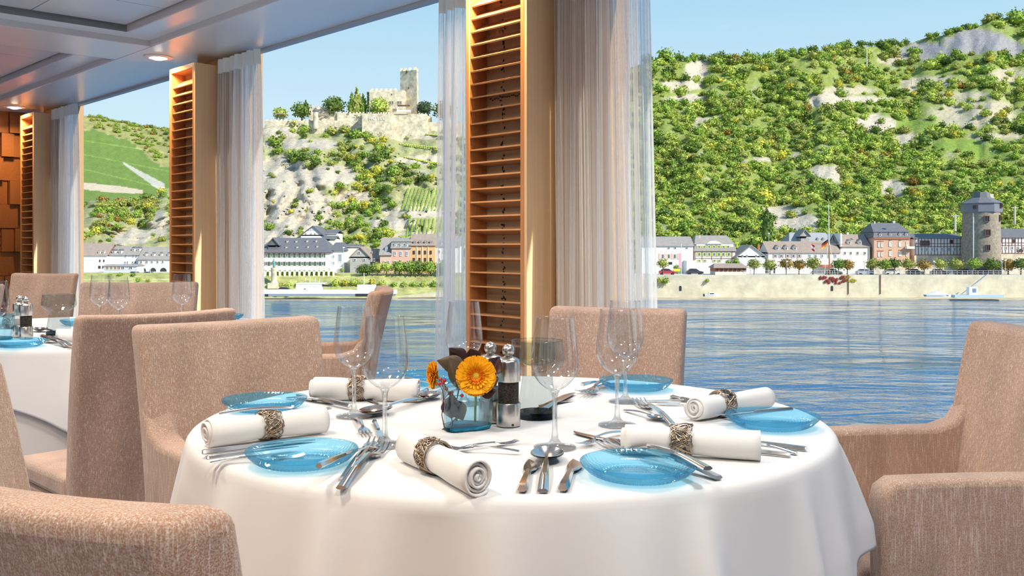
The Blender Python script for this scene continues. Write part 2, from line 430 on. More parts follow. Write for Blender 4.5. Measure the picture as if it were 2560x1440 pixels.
# ---------------- string curtains
def curtain_mat():
    m = bpy.data.materials.new('string_curtain'); m.use_nodes = True; nt = m.node_tree; nt.nodes.clear()
    N = nt.nodes.new; L = nt.links.new
    o = N('ShaderNodeOutputMaterial'); df = N('ShaderNodeBsdfDiffuse'); tl = N('ShaderNodeBsdfTranslucent'); tr = N('ShaderNodeBsdfTransparent')
    df.inputs[0].default_value = (0.90, 0.90, 0.89, 1); tl.inputs[0].default_value = (0.97, 0.97, 0.96, 1)
    a = N('ShaderNodeMixShader'); a.inputs[0].default_value = 0.68; L(df.outputs[0], a.inputs[1]); L(tl.outputs[0], a.inputs[2])
    uv = N('ShaderNodeUVMap'); mp = N('ShaderNodeMapping'); mp.inputs['Scale'].default_value = (150, 0.35, 1)
    L(uv.outputs[0], mp.inputs[0]); nz = N('ShaderNodeTexNoise'); nz.inputs['Scale'].default_value = 1.0; nz.inputs['Detail'].default_value = 2; L(mp.outputs[0], nz.inputs['Vector'])
    mr = N('ShaderNodeMapRange'); mr.inputs[1].default_value = .42; mr.inputs[2].default_value = .60; mr.inputs[3].default_value = 0.02; mr.inputs[4].default_value = 0.58
    L(nz.outputs['Fac'], mr.inputs[0]); b = N('ShaderNodeMixShader'); L(mr.outputs[0], b.inputs[0]); L(a.outputs[0], b.inputs[1]); L(tr.outputs[0], b.inputs[2]); L(b.outputs[0], o.inputs[0])
    m.diffuse_color = (.8, .78, .75, 1)
    return m
M_CURT = curtain_mat()
M_HEAD = mat('curtain_tape', (0.74, 0.76, 0.74), 0.8)
def curtain(u0, u1, n0, flare0, flare1, label, pleats):
    t = thing('string_curtain', label, 'curtain', S((u0 + u1) / 2, n0, 0), SA, 'string curtains beside the louvred columns')
    um = (u0 + u1) / 2; nu, nv = pleats * 8, 14
    ph = random.Random(int(u0 * 77)).uniform(0, 6)
    zt, zb = CEIL - 0.03, 0.012
    def fn(i, j, za, zb_):
        z = za + (zb_ - za) * j; k = (zt - z) / (zt - zb)
        u = (u0 - flare0 * k) + ((u1 + flare1 * k) - (u0 - flare0 * k)) * i
        a = 0.010 + 0.024 * k ** .6
        w_ = math.sin(i * pleats * 2 * PI + ph) * a + math.sin(i * pleats * 0.43 * 2 * PI + 1.3 + k) * 0.5 * a + 0.003 * math.sin(i * pleats * 6 * PI)
        return (w_, u - um + 0.006 * k * math.sin(7 * i + ph), z)
    for nm, za, zb_, mm, rows in (('strings', zt - 0.085, zb, M_CURT, nv), ('header_tape', zt, zt - 0.085, M_HEAD, 2)):
        me = MB().grid(nu, rows, lambda i, j: fn(i, j, za, zb_)).mesh(nm, True, None, False)
        uvl = me.uv_layers.new(name='UVMap')
        cu = nu + 1
        for lp in me.loops:
            vi = lp.vertex_index; uvl.data[lp.index].uv = ((vi % cu) / nu * (u1 - u0) * 2.2, (vi // cu) / rows)
        link(nm, me, mm, t)
    return t
curtain(2.10, 2.56, 2.635, 0.055, -0.01, 'wide string curtain right of the nearest louvred column', 7)
curtain(2.925, 3.245, 2.64, 0.0, 0.01, 'narrow white string curtain left of the nearest louvred column', 5)
curtain(4.83, 5.325, 2.635, 0.005, -0.01, 'string curtain right of the middle louvred column', 7)
curtain(7.66, 8.205, 2.635, 0.01, -0.01, 'string curtain right of the farthest louvred column', 7)

# ---------------- lamps set in the ceiling
M_TRIM = mat('lamp_trim', (0.85, 0.85, 0.84), 0.35)
M_BULB = emit('lamp_glow', (1.0, 0.80, 0.55), 25)
def downlight(u, n, label, watts, col, radius=0.07, aim=None, spread=150, group='ceiling spot lamps', z=CEIL):
    t = thing('ceiling_spot_lamp', label, 'ceiling lamp', S(u, n, z), SA, group)
    MB().lathe([(0.050, -0.001), (0.082, -0.001), (0.083, -0.006), (0.076, -0.011), (0.052, -0.010), (0.046, 0.0)], 28).build('trim_ring', M_TRIM, t, smooth=True, angle=40)
    MB().lathe([(0.0, -0.022), (0.022, -0.019), (0.038, -0.012), (0.046, -0.003)], 24).build('lens', M_BULB, t, smooth=True)
    ld = bpy.data.lights.new('lamp_light', 'AREA'); ld.shape = 'DISK'; ld.size = radius * 2; ld.energy = watts; ld.color = col; ld.spread = math.radians(spread)
    lo = bpy.data.objects.new('lamp_light', ld); COL.objects.link(lo); lo.parent = t; lo.location = (0, 0, -0.026)
    if aim is not None: lo.rotation_euler = aim
    return t
WARM = (1.0, 0.66, 0.34); SOFT = (1.0, 0.995, 0.985); AMBER = (1.0, 0.86, 0.70)
downlight(5.60, 2.40, 'round spot lamp in the ceiling above the middle louvred column', 11, WARM)
downlight(8.42, 2.42, 'round spot lamp in the ceiling above the farthest louvred column', 9, WARM)
downlight(2.78, 2.40, 'round spot lamp in the ceiling above the nearest louvred column', 12, WARM)
FILL_LAMPS = [(1.4, 1.9, 2.232), (0.2, 1.3, 2.2), (2.8, 1.35, 2.2), (1.4, 0.3, 2.2684), (2.8, 0.2, 2.2), (0.0, 0.2, 2.2), (5.6, 1.3, 2.2), (5.6, 0.2, 2.2), (4.2, 1.0, 2.2684), (7.0, 1.0, 2.2684), (0.1, -0.9, 2.2), (2.8, -0.9, 2.2)]  # unseen lamps added to lift the room's brightness above its daylight
for i, (u, n, z) in enumerate(FILL_LAMPS):
    back = n < 0.5
    downlight(u, n, 'added round warm fill lamp in the ceiling behind the viewer' if back else 'added round fill lamp in the ceiling over the dining tables', 14.5 if back else 5.5 if n > 1.8 else 8.2, AMBER if back else SOFT, 0.12, spread=170 if back else 125, group='added ceiling fill lamps', z=z)
# ================================================================== FURNITURE
TOP = 0.742                                              # table height
def piping(mb_pts, parent, closed=False, r=0.0035):
    return None
    return MB().tube(mb_pts, r, 6, closed).build('piping', M_FAB, parent, smooth=True)
def back_y(z):                                           # the back leans away and flares at the top
    return 0.20 + 0.16 * max(0, z - 0.42) + 0.16 * max(0, z - 0.62) ** 1.6
def make_chair(label, w=0.5, arms=False, wing=0.03, loc=(0, 0, 0), rz=0.0, top=0.90, group=None, low=0.36):
    """upholstered chair, sitter looks along local -Y"""
    t = thing('armchair' if arms else 'dining_chair', label, 'chair', loc, rz, group)
    hw = w / 2; th = 0.062; nx, nz = 14, 12
    zb = low
    def surf(s, q, off):
        z = zb + (top - zb) * q
        y = back_y(z) - wing * (s * s) * (0.35 + 0.65 * q) + off
        return (s * hw * (0.955 + 0.045 * q), y, z - (0.005 * (1 - s * s) if q > 0.99 else 0))
    m = MB()
    m.grid(nx, nz, lambda i, j: surf(i * 2 - 1, j, 0)).grid(nx, nz, lambda i, j: surf(i * 2 - 1, j, th))
    c = nx + 1; o = (nx + 1) * (nz + 1)
    for i in range(nx):
        m.f.append((i, i + 1, o + i + 1, o + i)); k = nz * c; m.f.append((k + i, k + i + 1, o + k + i + 1, o + k + i))
    for j in range(nz):
        m.f.append((j * c, (j + 1) * c, o + (j + 1) * c, o + j * c)); m.f.append((j * c + nx, (j + 1) * c + nx, o + (j + 1) * c + nx, o + j * c + nx))
    b = m.build('backrest', M_FAB, t, bevel=0.018, seg=4)
    b.modifiers['bevel'].angle_limit = math.radians(50)
    for off in (0.006, th - 0.006):
        pts = [Vector(surf(-1, j / 10, off)) for j in range(3, 11)] + [Vector(surf(i / 7 - 1, 1, off)) for i in range(1, 14)] + [Vector(surf(1, 1 - j / 10, off)) for j in range(0, 8)]
        pts = [p + Vector((0, 0, -0.004)) if abs(p.z - top) < .03 else p for p in pts]
        pts = [Vector((p.x * 0.985, p.y, p.z)) for p in pts]
        # welt follows the rounded rim
        for p in pts: p.z = min(p.z, top - 0.004)
        piping(pts, b, r=0.0028)
    sw = hw - (0.068 if arms else 0.002)
    sm = MB(); SF = -0.195
    def seat_top(i, j):
        x = (i * 2 - 1) * sw; y = SF + (0.215 - SF) * j
        return (x, y, 0.468 + 0.012 * (1 - (i * 2 - 1) ** 2) * math.sin(PI * min(1, j * 1.05 + .02)) - 0.008 * (1 - j))
    sm.grid(8, 8, seat_top).grid(8, 8, lambda i, j: ((i * 2 - 1) * sw, SF + (0.215 - SF) * j, 0.405))
    for i in range(8):
        sm.f.append((i, i + 1, 81 + i + 1, 81 + i)); sm.f.append((72 + i, 73 + i, 81 + 73 + i, 81 + 72 + i))
    for j in range(8):
        sm.f.append((j * 9, j * 9 + 9, 81 + j * 9 + 9, 81 + j * 9)); sm.f.append((j * 9 + 8, j * 9 + 17, 81 + j * 9 + 17, 81 + j * 9 + 8))
    sm.build('seat', M_FAB, t, bevel=0.016, seg=3)
    MB().box(-hw * .96, hw * .96, SF + .015, 0.20, 0.33, 0.404).build('seat_base', M_FAB, t, bevel=0.012, seg=2)
    if arms:
        poly = [(-0.15, 0.335), (-0.155, 0.60), (-0.148, 0.628), (-0.125, 0.645), (0.02, 0.650), (0.16, 0.652), (0.205, 0.668), (back_y(.70) - wing * .6, .70), (back_y(.74) - wing * .4 + .02, .74), (back_y(.70) + 0.014, .70), (back_y(.6) + 0.014, .6), (back_y(.36) + 0.014, 0.335)]
        for s in (-1, 1):
            a = MB().prism(poly, s * (hw - 0.068), s * hw, axis='x').build('armrest', M_FAB, t, bevel=0.014, seg=3)
            pts = [(s * (hw - 0.004), y, z - 0.004) for y, z in poly[1:8]]
            piping(pts, a, r=0.0028)
    lm = MB().prism([(-.020, 0), (.020, 0), (.026, .34), (-.026, .34)], -.022, .022).mesh('leg'); lm.materials.append(M_DWOOD)
    for sx in (-1, 1):
        for y in (-0.155, 0.185):
            link('leg', lm, None, t, (sx * (hw - 0.05), y, 0))
    return t
def face_to(frm, to):
    d = Vector(to) - Vector(frm); return math.atan2(d.y, d.x) + PI / 2          # local -Y towards the target
C1 = Vector((0.0, 1.88, 0)); R1 = 0.60
C2 = Vector((-1.70, 3.85, 0)); R2 = 0.75
def chair_by_back(bl, br, **k):
    """place a chair from the two ends of its back's top edge (as the sitter's left and right)"""
    bl, br = Vector((bl[0], bl[1], 0)), Vector((br[0], br[1], 0)); mid = (bl + br) / 2
    ax = (br - bl).normalized()                          # local +X or -X
    rz = math.atan2(ax.y, ax.x)
    fwd = Matrix.Rotation(rz, 3, 'Z') @ Vector((0, -1, 0))
    yb = back_y(k.get('top', 0.9)) - k.get('wing', .03)
    loc = mid + fwd * yb
    return make_chair(loc=(loc.x, loc.y, 0), rz=rz, w=k.pop('w', (br - bl).length), **k)
G_MAIN = 'chairs round the near table'; G_SEC = 'chairs round the far table'
# sitter's own frame: local X runs from the back's one end to the other, front is local -Y
chair_by_back((-0.825, 2.13), (-0.486, 2.43), arms=True, w=0.46, label='upholstered armchair left of the near table, inner back towards the viewer', group=G_MAIN).location
chair_by_back((0.10, 2.82), (0.49, 2.68), arms=False, w=0.40, label='upholstered chair between the near table and the wide curtain', group=G_MAIN)
ra = make_chair('upholstered armchair at the right end of the near table', 0.55, True, loc=(0.83, 2.035, 0), rz=-PI / 2, group=G_MAIN, wing=0.035)
nc = chair_by_back((-.172, .665), (-.668, .985), arms=True, w=.55, label='upholstered armchair in the left foreground seen from behind', group=G_MAIN, wing=0.05)
lc = make_chair('upholstered chair cut off by the left edge of the picture', 0.46, False, loc=(-0.522, 1.44, 0), rz=face_to((-0.50, 1.44), (0.5, 1.72)), group=G_MAIN)
# the far table's chairs
chair_by_back((-0.842, 2.77), (-1.118, 2.495), arms=False, w=0.44, label='upholstered dining chair with dark legs seen from behind, left of centre', group=G_SEC, wing=0.025)
make_chair('upholstered armchair by the window seen edge on beyond the wine glasses', 0.55, True, loc=(-0.85, 3.99, 0), rz=-PI / 2 + 0.09, group=G_SEC, wing=0.035)
chair_by_back((-2.085, 4.62), (-1.53, 4.66), arms=False, w=0.555, label='upholstered chair behind the three wine glasses of the far table', group=G_SEC)
chair_by_back((-2.86, 4.55), (-2.33, 4.38), arms=False, w=0.5, label='upholstered chair at the far left edge beside the steel mills', group=G_SEC)
chair_by_back((-3.20, 6.15), (-2.78, 6.05), arms=False, w=0.47, label='farthest upholstered chair, in front of the louvred column by the block wall', wing=.05)

# ---------------- tables and cloths
def table(name, label, C, R):
    t = thing(name, label, 'table', (C.x, C.y, 0))
    MB().lathe([(0, TOP - 0.036), (R - .034, TOP - 0.036), (R - .03, TOP - 0.032), (R - .03, TOP - 0.012), (R - .034, TOP - 0.008), (0, TOP - 0.008)], 64).build('table_top', M_DWOOD, t)
    def flute(a, r, z): return 1 + 0.03 * math.cos(a * 24)
    MB().lathe([(0, 0.0), (0.24, 0.0), (0.24, 0.03), (0.11, 0.06), (0.10, 0.12), (0.10, TOP - .05), (0.2, TOP - .034), (0, TOP - .034)], 96, flute).build('pedestal', mat('black_lacquer', (0.012, 0.013, 0.016), 0.18), t, smooth=True, angle=40)
    return t
table('dining_table', 'round dining table under white cloths in front', C1, R1)
table('dining_table', 'round dining table under white cloths at the left', C2, R2)
def cloth(name, label, C, R, half, rot, m, square=True, seed=0, folds=22, flare=0.22, to_z=None, lift=0.0, amp=1.0, group=None):
    rg = random.Random(seed); ph = [rg.uniform(0, 6.28) for _ in range(6)]
    nu = 360
    ridges = [(2 * PI * (k + rg.uniform(-.35, .35)) / folds, rg.uniform(.035, .085), rg.uniform(.25, 1.1)) for k in range(folds)]
    zt = TOP - 0.003 + lift
    def hem(a):
        if not square: return TOP - to_z
        k = half / max(abs(math.cos(a - rot)), abs(math.sin(a - rot)))
        k = min(k, half * 1.36)
        return (k - R) * 0.94
    rows = [('top', r) for r in (0.0, 0.3, 0.6, 0.85, 0.96)]
    def pt(i, j):
        a = 2 * PI * i
        if j <= 0.25:
            q = j / 0.25; r = (R - 0.012) * q
            return (r * math.cos(a), r * math.sin(a), zt)
        q = (j - 0.25) / 0.75                              # along the bend and the drop
        L_ = 0.028 + hem(a); s = q * L_ if q > .12 else q / .12 * .028
        if q > .12: s = 0.028 + (q - .12) / .88 * (L_ - 0.028)
        rb = 0.018
        if s < 0.028:
            an = s / 0.028 * (PI / 2 - flare); return ((R - .012 + rb * math.sin(an)) * math.cos(a), (R - .012 + rb * math.sin(an)) * math.sin(a), zt - rb * (1 - math.cos(an)))
        d = s - 0.028
        env = min(1, d / 0.14) ** .8
        fold = 0.0
        for ra, rw, rh in ridges:
            da = (a - ra + PI) % (2 * PI) - PI
            if abs(da) < rw * 3: fold += rh * math.exp(-(da / rw) ** 2)
        fold = fold * amp + 0.18 * math.sin(folds * 0.31 * a + ph[2]) * amp
        r = R - .012 + rb + d * math.sin(flare) * 0.75 + fold * 0.042 * env * amp
        z = zt - rb - d * math.cos(flare) + (-0.006 * fold * env)
        return (r * math.cos(a), r * math.sin(a), max(z, 0.01))
    me = MB().grid(nu, 44, pt, wrap=True).mesh(name, True, None)
    o = link(name, me, m, None, (C.x, C.y, 0))
    md = o.modifiers.new('solid', 'SOLIDIFY'); md.thickness = 0.0016; md.offset = 1
    return tag(o, label, 'tablecloth', group)
cloth('tablecloth', 'white linen top cloth on the near round table, hem hanging in folds', C1, R1, 0.785, -0.12, M_CLOTH, seed=4, folds=24, flare=0.15, lift=0.002, amp=1.05, group='white top cloths')
cloth('tablecloth', 'long white under cloth of the near table, reaching towards the floor', C1, R1 - .014, 0, 0, M_CLOTH2, square=False, seed=9, folds=18, flare=0.03, to_z=0.10, lift=-0.003, amp=.25, group='long under cloths')
cloth('tablecloth', 'white linen top cloth on the far table at the left edge', C2, R2, 0.90, -0.15, M_CLOTH, seed=14, folds=20, flare=0.14, lift=0.002, amp=.4, group='white top cloths')
cloth('tablecloth', 'long white under cloth of the far table at the left', C2, R2 - .014, 0, 0, M_CLOTH2, square=False, seed=19, folds=18, flare=0.05, to_z=0.32, lift=-0.003, amp=.25, group='long under cloths')
# ================================================================== TABLEWARE
TZ = TOP + 0.0025                                        # top of the cloth
# ---------------- wine glasses
def make_wine_glass(label):
    t = thing('wine_glass', label, 'wine glass', (0, 0, 0), 0, 'empty wine glasses')
    bowl = [(.0005, .0935), (.010, .0955), (.022, .1030), (.0325, .1150), (.0378, .1270), (.0393, .1380), (.0388, .1510), (.0372, .1690), (.0348, .1900), (.0318, .2150)]
    # smooth the profile
    pr = []
    for k in range(len(bowl) - 1):
        p0 = bowl[max(k - 1, 0)]; p1 = bowl[k]; p2 = bowl[k + 1]; p3 = bowl[min(k + 2, len(bowl) - 1)]
        for q in range(4):
            s = q / 4
            pr.append(tuple(0.5 * ((2 * b) + (-a + c) * s + (2 * a - 5 * b + 4 * c - d) * s * s + (-a + 3 * b - 3 * c + d) * s ** 3) for a, b, c, d in zip(p0, p1, p2, p3)))
    pr.append(bowl[-1])
    inn = [(max(r - .0009, 0.0), z + (.0012 if k < 6 else 0)) for k, (r, z) in enumerate(pr)]
    b = MB().lathe(pr, 48).lathe(inn[1:], 48).build('bowl', M_WINE, t, smooth=True, fix=False)
    MB().tube([(0.0318 * math.cos(2 * PI * k / 48), 0.0318 * math.sin(2 * PI * k / 48), .2150) for k in range(48)], 0.0009, 6, True).build('rim', M_WINE, b, smooth=True)
    MB().lathe([(0, 0.0), (.0345, 0.0), (.0357, .0008), (.0350, .0018), (.024, .0038), (.011, .0075), (.0062, .014), (.0046, .026), (.0040, .05), (.0042, .078), (.0058, .089), (.0085, .0935), (0, .0945)], 40).build('stem_and_foot', M_STEM, t, smooth=True)
    return t
wg = make_wine_glass('wine glass at the left, behind the one nearest the fork tines')
spots = [(885, 1040, 'wine glass farther left, in front of the rolled napkin with dark ring'), (962, 1112, 'wine glass whose foot touches the tines of the two forks'),
         (1160, 1009, 'wine glass behind the orange flower'), (1387, 1118, 'wine glass in front of the smoked candle glass, right of the pepper mill'),
         (1543, 1062, 'front one of the overlapping pair of wine glasses before the back chair'), (1563, 1003, 'rear one of the overlapping pair of wine glasses before the back chair')]
for i, (px, py, lb) in enumerate(spots):
    p = T(px, py, TZ)
    o = wg if i == 0 else dup(wg)
    o.location = p; o.rotation_euler = (0, 0, i * 0.7); o['label'] = lb
for px, top_y, lb in [(250, 688, 'leftmost of the three wine glasses on the far table'), (297, 692, 'middle one of the three wine glasses on the far table, standing nearest'), (455, 686, 'rightmost wine glass of the far table, before the middle louvred column'), (-8, 703, 'wine glass cut off by the left picture edge on the far table')]:
    d = (CZ - TZ - .215) * F / (top_y - HZ)
    q = P(px, 700, d); dup(wg, (q.x, q.y, TZ), label=lb)

# ---------------- blue bubble glass plates
def plate_mat():
    m = bpy.data.materials.new('blue_plate_glass'); m.use_nodes = True; nt = m.node_tree; nt.nodes.clear()
    N = nt.nodes.new; L = nt.links.new
    o = N('ShaderNodeOutputMaterial'); tr = N('ShaderNodeBsdfTransparent'); tr.inputs[0].default_value = (0.60, 0.865, 0.968, 1)
    rf = N('ShaderNodeBsdfPrincipled'); rf.inputs['Base Color'].default_value = (0.10, 0.52, 0.86, 1); rf.inputs['Roughness'].default_value = 0.08
    gl = N('ShaderNodeBsdfGlossy'); gl.inputs['Roughness'].default_value = 0.02
    a = N('ShaderNodeMixShader'); a.inputs[0].default_value = 0.09; L(tr.outputs[0], a.inputs[1]); L(rf.outputs[0], a.inputs[2])
    lw = N('ShaderNodeLayerWeight'); lw.inputs['Blend'].default_value = 0.12
    mu = N('ShaderNodeMath'); mu.operation = 'MULTIPLY'; mu.inputs[1].default_value = .55; L(lw.outputs['Fresnel'], mu.inputs[0])
    b = N('ShaderNodeMixShader'); L(mu.outputs[0], b.inputs[0]); L(a.outputs[0], b.inputs[1]); L(gl.outputs[0], b.inputs[2]); L(b.outputs[0], o.inputs[0])
    m.diffuse_color = (.1, .5, .8, 1)
    return m
M_PLATE = plate_mat()
def make_plate(label):
    top = [(0, .0075), (.02, .0075), (.048, .0078), (.054, .0082), (.058, .0092), (.062, .0108), (.066, .0128), (.070, .0150), (.074, .0172), (.078, .0194), (.0835, .0222), (.0850, .0228)]
    under = [(.0858, .0215), (.082, .0170), (.0775, .0125), (.073, .0090), (.069, .0065), (.065, .0045), (.061, .0028), (.0575, .0016), (.053, .0010), (.048, .0014), (.042, .0016), (.02, .0018), (0, .0018)]
    seg = 360; m = MB()
    vs_ = []; rows = []
    for k, (r, z) in enumerate(top + under):
        row = []
        if r == 0: rows.append([len(vs_)]); vs_.append((0, 0, z)); continue
        for s in range(seg):
            a = 2 * PI * s / seg; zz = z; rr = r
            if k >= len(top) + 1 and r > .05:                # rows of dew-drop beads on the underside
                bead = 0.0017 * abs(math.sin(a * 30 + (k % 2) * PI / 2)) ** .7; zz -= bead * (1 if r < .075 else .4); rr += bead * .6
                zz = max(zz, 0.0)
            if k < len(top) and .05 < r < .08: zz += 0.0008 * abs(math.sin(a * 30 + (k % 2) * PI / 2))
            row.append(len(vs_)); vs_.append((rr * math.cos(a), rr * math.sin(a), zz))
        rows.append(row)
    fs_ = []
    for A, B in zip(rows[:-1], rows[1:]):
        for s in range(seg):
            s2 = (s + 1) % seg
            if len(A) == 1: fs_.append((A[0], B[s], B[s2]))
            elif len(B) == 1: fs_.append((A[s], A[s2], B[0]))
            else: fs_.append((A[s], A[s2], B[s2], B[s]))
    m.add(vs_, fs_)
    o = m.build('bread_plate', M_PLATE, None, smooth=True)
    return tag(o, label, 'plate', 'blue glass plates')
pl = make_plate('')
for i, (px, py, lb) in enumerate([(755, 1158, 'blue glass plate at the front left with a small knife across its rim'), (1597, 1190, 'blue glass plate at the front right beside the butter knife'),
        (1931, 1066, 'blue glass plate at the right end of the near table'), (1590, 972, 'blue glass plate at the back in front of the curtain chair'),
        (662, 1022, 'blue glass plate before the left armchair, behind a rolled napkin'), (1062, 958, 'blue glass plate at the back, left of the flowers'),
        (48, 866, 'blue glass plate at the front edge of the far table'), (205, 812, 'blue glass plate of the far table beside the smoked candle glass'), (560, 799, 'blue glass plate of the far table showing beside the chair top'), (14, 812, 'blue glass plate of the far table at the left picture edge')]):
    p = T(px, py, TZ)
    o = pl if i == 0 else dup(pl)
    o.location = p; o.rotation_euler = (0, 0, i); o['label'] = lb

# ---------------- rolled napkins and woven rings
def make_napkin():
    L_, turns, n = 0.22, 4.6, 104
    def fn(i, j):
        a = i * turns * 2 * PI; r = 0.0025 + 0.0205 * i
        x = (j - .5) * L_
        pin = 1 - 0.17 * math.exp(-(x / 0.035) ** 2)
        w_ = 1 + 0.05 * math.sin(x * 30 + i * 4) * (abs(x) / .11)
        return (x + 0.0035 * math.sin(a * 0.5 + 1.1) * (abs(x) / .11) ** 3, r * pin * w_ * math.cos(a) * 1.08, r * pin * w_ * math.sin(a) * 0.96)
    o = MB().grid(n, 18, fn).build('rolled_napkin', M_NAP, None, smooth=True, solid=0.0036, fix=False)
    return o
def make_ring():
    m = MB(); rg = random.Random(5)
    for k in range(13):
        f = rg.choice([3, 4, 5, 6]); ph = rg.uniform(0, 6.28); A = rg.uniform(.008, .0155); c = rg.uniform(-.004, .004); dr = rg.uniform(0, .0026); p2 = rg.uniform(0, 6.28)
        pts = []
        for q in range(44):
            a = 2 * PI * q / 44; r = 0.0225 + dr + 0.0012 * math.sin(a * (f + 1) + p2)
            pts.append((c + A * math.sin(f * a + ph), r * 1.06 * math.cos(a), r * math.sin(a)))
        m.tube(pts, 0.0010, 5, True)
    for s in (-1, 1):
        m.tube([(s * .0155 + .001 * math.sin(5 * q), 0.0236 * 1.06 * math.cos(2 * PI * q / 40), 0.0236 * math.sin(2 * PI * q / 40)) for q in range(40)], 0.0011, 5, True)
    return m.build('napkin_ring', M_WIRE, None, smooth=True)
nap = make_napkin(); ring = make_ring()
def napkin(i, a, b, rpx, lbn, lbr):
    z = TZ + 0.0235
    A, B = T(*a, z), T(*b, z); d = B - A; ang = math.atan2(d.y, d.x); L_ = d.length
    o = nap if i == 0 else dup(nap); o.location = (A + B) / 2; o.rotation_euler = (0.6 * i + .4, 0, ang); o.scale = (L_ / .22, 1, 1)
    o.rotation_mode = 'XYZ'; tag(o, lbn, 'napkin', 'rolled napkins')
    # pixel position of the ring along the roll
    best = min((abs((CX + F * (A + d * q).x / (A + d * q).y) - rpx), q) for q in [k / 60 for k in range(61)])[1]
    r = ring if i == 0 else dup(ring); r.location = A + d * best + Vector((0, 0, 0.0015)); r.rotation_euler = (1.1 * i, 0, ang + 0.05); tag(r, lbr, 'napkin ring', 'woven wire napkin rings')
    r.scale = (1, 1.0, 1.0)
napkin(0, (515, 1082), (806, 1047), 672, 'white napkin roll at the left edge of the near table', 'woven wire ring on the napkin at the left table edge')
napkin(1, (782, 970), (1043, 975), 893, 'white napkin roll lying behind the two left wine glasses', 'woven wire ring on the napkin behind the two left wine glasses')
napkin(2, (1020, 1112), (1195, 1193), 1085, 'white napkin roll in front of the vase pointing to the viewer', 'woven wire ring on the napkin in front of the vase')
napkin(3, (1560, 1095), (1897, 1112), 1702, 'white napkin roll lying above the front right plate', 'woven wire ring on the napkin above the front right plate')
napkin(4, (1735, 1021), (1912, 993), 1806, 'white napkin roll at the back right edge against the river', 'woven wire ring on the napkin at the back right edge')
napkin(5, (140, 838), (250, 834), 208, 'pinkish white napkin roll on the far table beside the forks', 'woven wire ring on the far napkin beside the forks')
napkin(6, (-40, 806), (60, 806), 24, 'napkin roll on the far table behind the steel mills', 'woven wire ring behind the steel mills on the far table')

# ---------------- cutlery
def ribbon(mb, secs):
    """secs: (x, y, z, half width, half thickness)"""
    vs_ = []; fs_ = []
    for x, y, z, w_, h in secs:
        vs_ += [(x, y - w_, z - h * .3), (x, y - w_ * .55, z + h), (x, y + w_ * .55, z + h), (x, y + w_, z - h * .3), (x, y + w_ * .5, z - h), (x, y - w_ * .5, z - h)]
    n = len(secs)
    for i in range(n - 1):
        for k in range(6):
            k2 = (k + 1) % 6; fs_.append((i * 6 + k, i * 6 + k2, (i + 1) * 6 + k2, (i + 1) * 6 + k))
    fs_ += [tuple(range(6))[::-1], tuple(range((n - 1) * 6, n * 6))]
    return mb.add(vs_, fs_)
def handle(mb, L_, w0, w1, lift):
    secs = []
    for k in range(13):
        q = k / 12; x = L_ * q
        secs.append((x, 0, 0.0022 + lift * math.sin(q * PI * .82) + (0.0035 * q ** 3), w0 * (1 - q) ** .8 + w1 * (1 - (1 - q) ** .8), 0.0021 if q < .6 else 0.0017))
    return ribbon(mb, secs)
def mk_fork():
    m = MB(); handle(m, 0.125, 0.0062, 0.0027, 0.007)
    ribbon(m, [(.123, 0, .0072, .0028, .0016), (.132, 0, .0062, .0060, .0013), (.140, 0, .0048, .0102, .0011), (.152, 0, .0036, .0118, .0010)])
    for k in range(4):
        y = (-1.5 + k) * 0.0063
        ribbon(m, [(.151, y, .0036, .0021, .0010), (.165, y, .0030, .0017, .0010), (.180, y, .0042, .0015, .0009), (.194, y * 1.02, .0078, .0009, .0006)])
    return m
def mk_spoon():
    m = MB(); handle(m, 0.128, 0.0062, 0.0026, 0.007)
    def fn(i, j):
        a = 2 * PI * i; r = j
        x = .158 + r * .032 * math.cos(a); y = r * .0205 * math.sin(a) * (1 - .12 * math.cos(a))
        return (x, y, 0.0022 + 0.0085 * r * r)
    m.grid(28, 7, fn, wrap=True)
    m.grid(28, 7, lambda i, j: (lambda p: (p[0], p[1], p[2] - 0.0012))(fn(i, j)), wrap=True)
    return m
def mk_knife():
    m = MB()
    ribbon(m, [(0, 0, .0042, .0048, .0032), (.004, 0, .0046, .0062, .0042), (.05, 0, .0046, .0058, .0042), (.095, 0, .0044, .0048, .0036), (.104, 0, .0042, .0046, .0030)])
    ribbon(m, [(.103, 0, .0040, .0044, .0013), (.115, .0015, .0036, .0078, .0009), (.15, .0022, .0030, .0092, .0008), (.185, .0018, .0026, .0084, .0007), (.203, -.001, .0024, .0048, .0006), (.211, -.004, .0024, .0010, .0005)])
    return m
def mk_butter():
    m = MB()
    ribbon(m, [(0, 0, .0050, .0058, .0038), (.005, 0, .0054, .0074, .0050), (.045, 0, .0052, .0056, .0042), (.075, 0, .0046, .0040, .0030)])
    ribbon(m, [(.074, 0, .0044, .0036, .0016), (.085, .001, .0036, .0085, .0010), (.105, .002, .0030, .0112, .0008), (.122, .000, .0026, .0085, .0007), (.136, -.005, .0024, .0010, .0005)])
    return m
CUT = {}
for k, fn, L_ in (('fork', mk_fork, .195), ('spoon', mk_spoon, .190), ('knife', mk_knife, .211), ('butter_knife', mk_butter, .136)):
    me = fn().mesh(k, True, 50); me.materials.append(M_STEEL); CUT[k] = (me, L_)
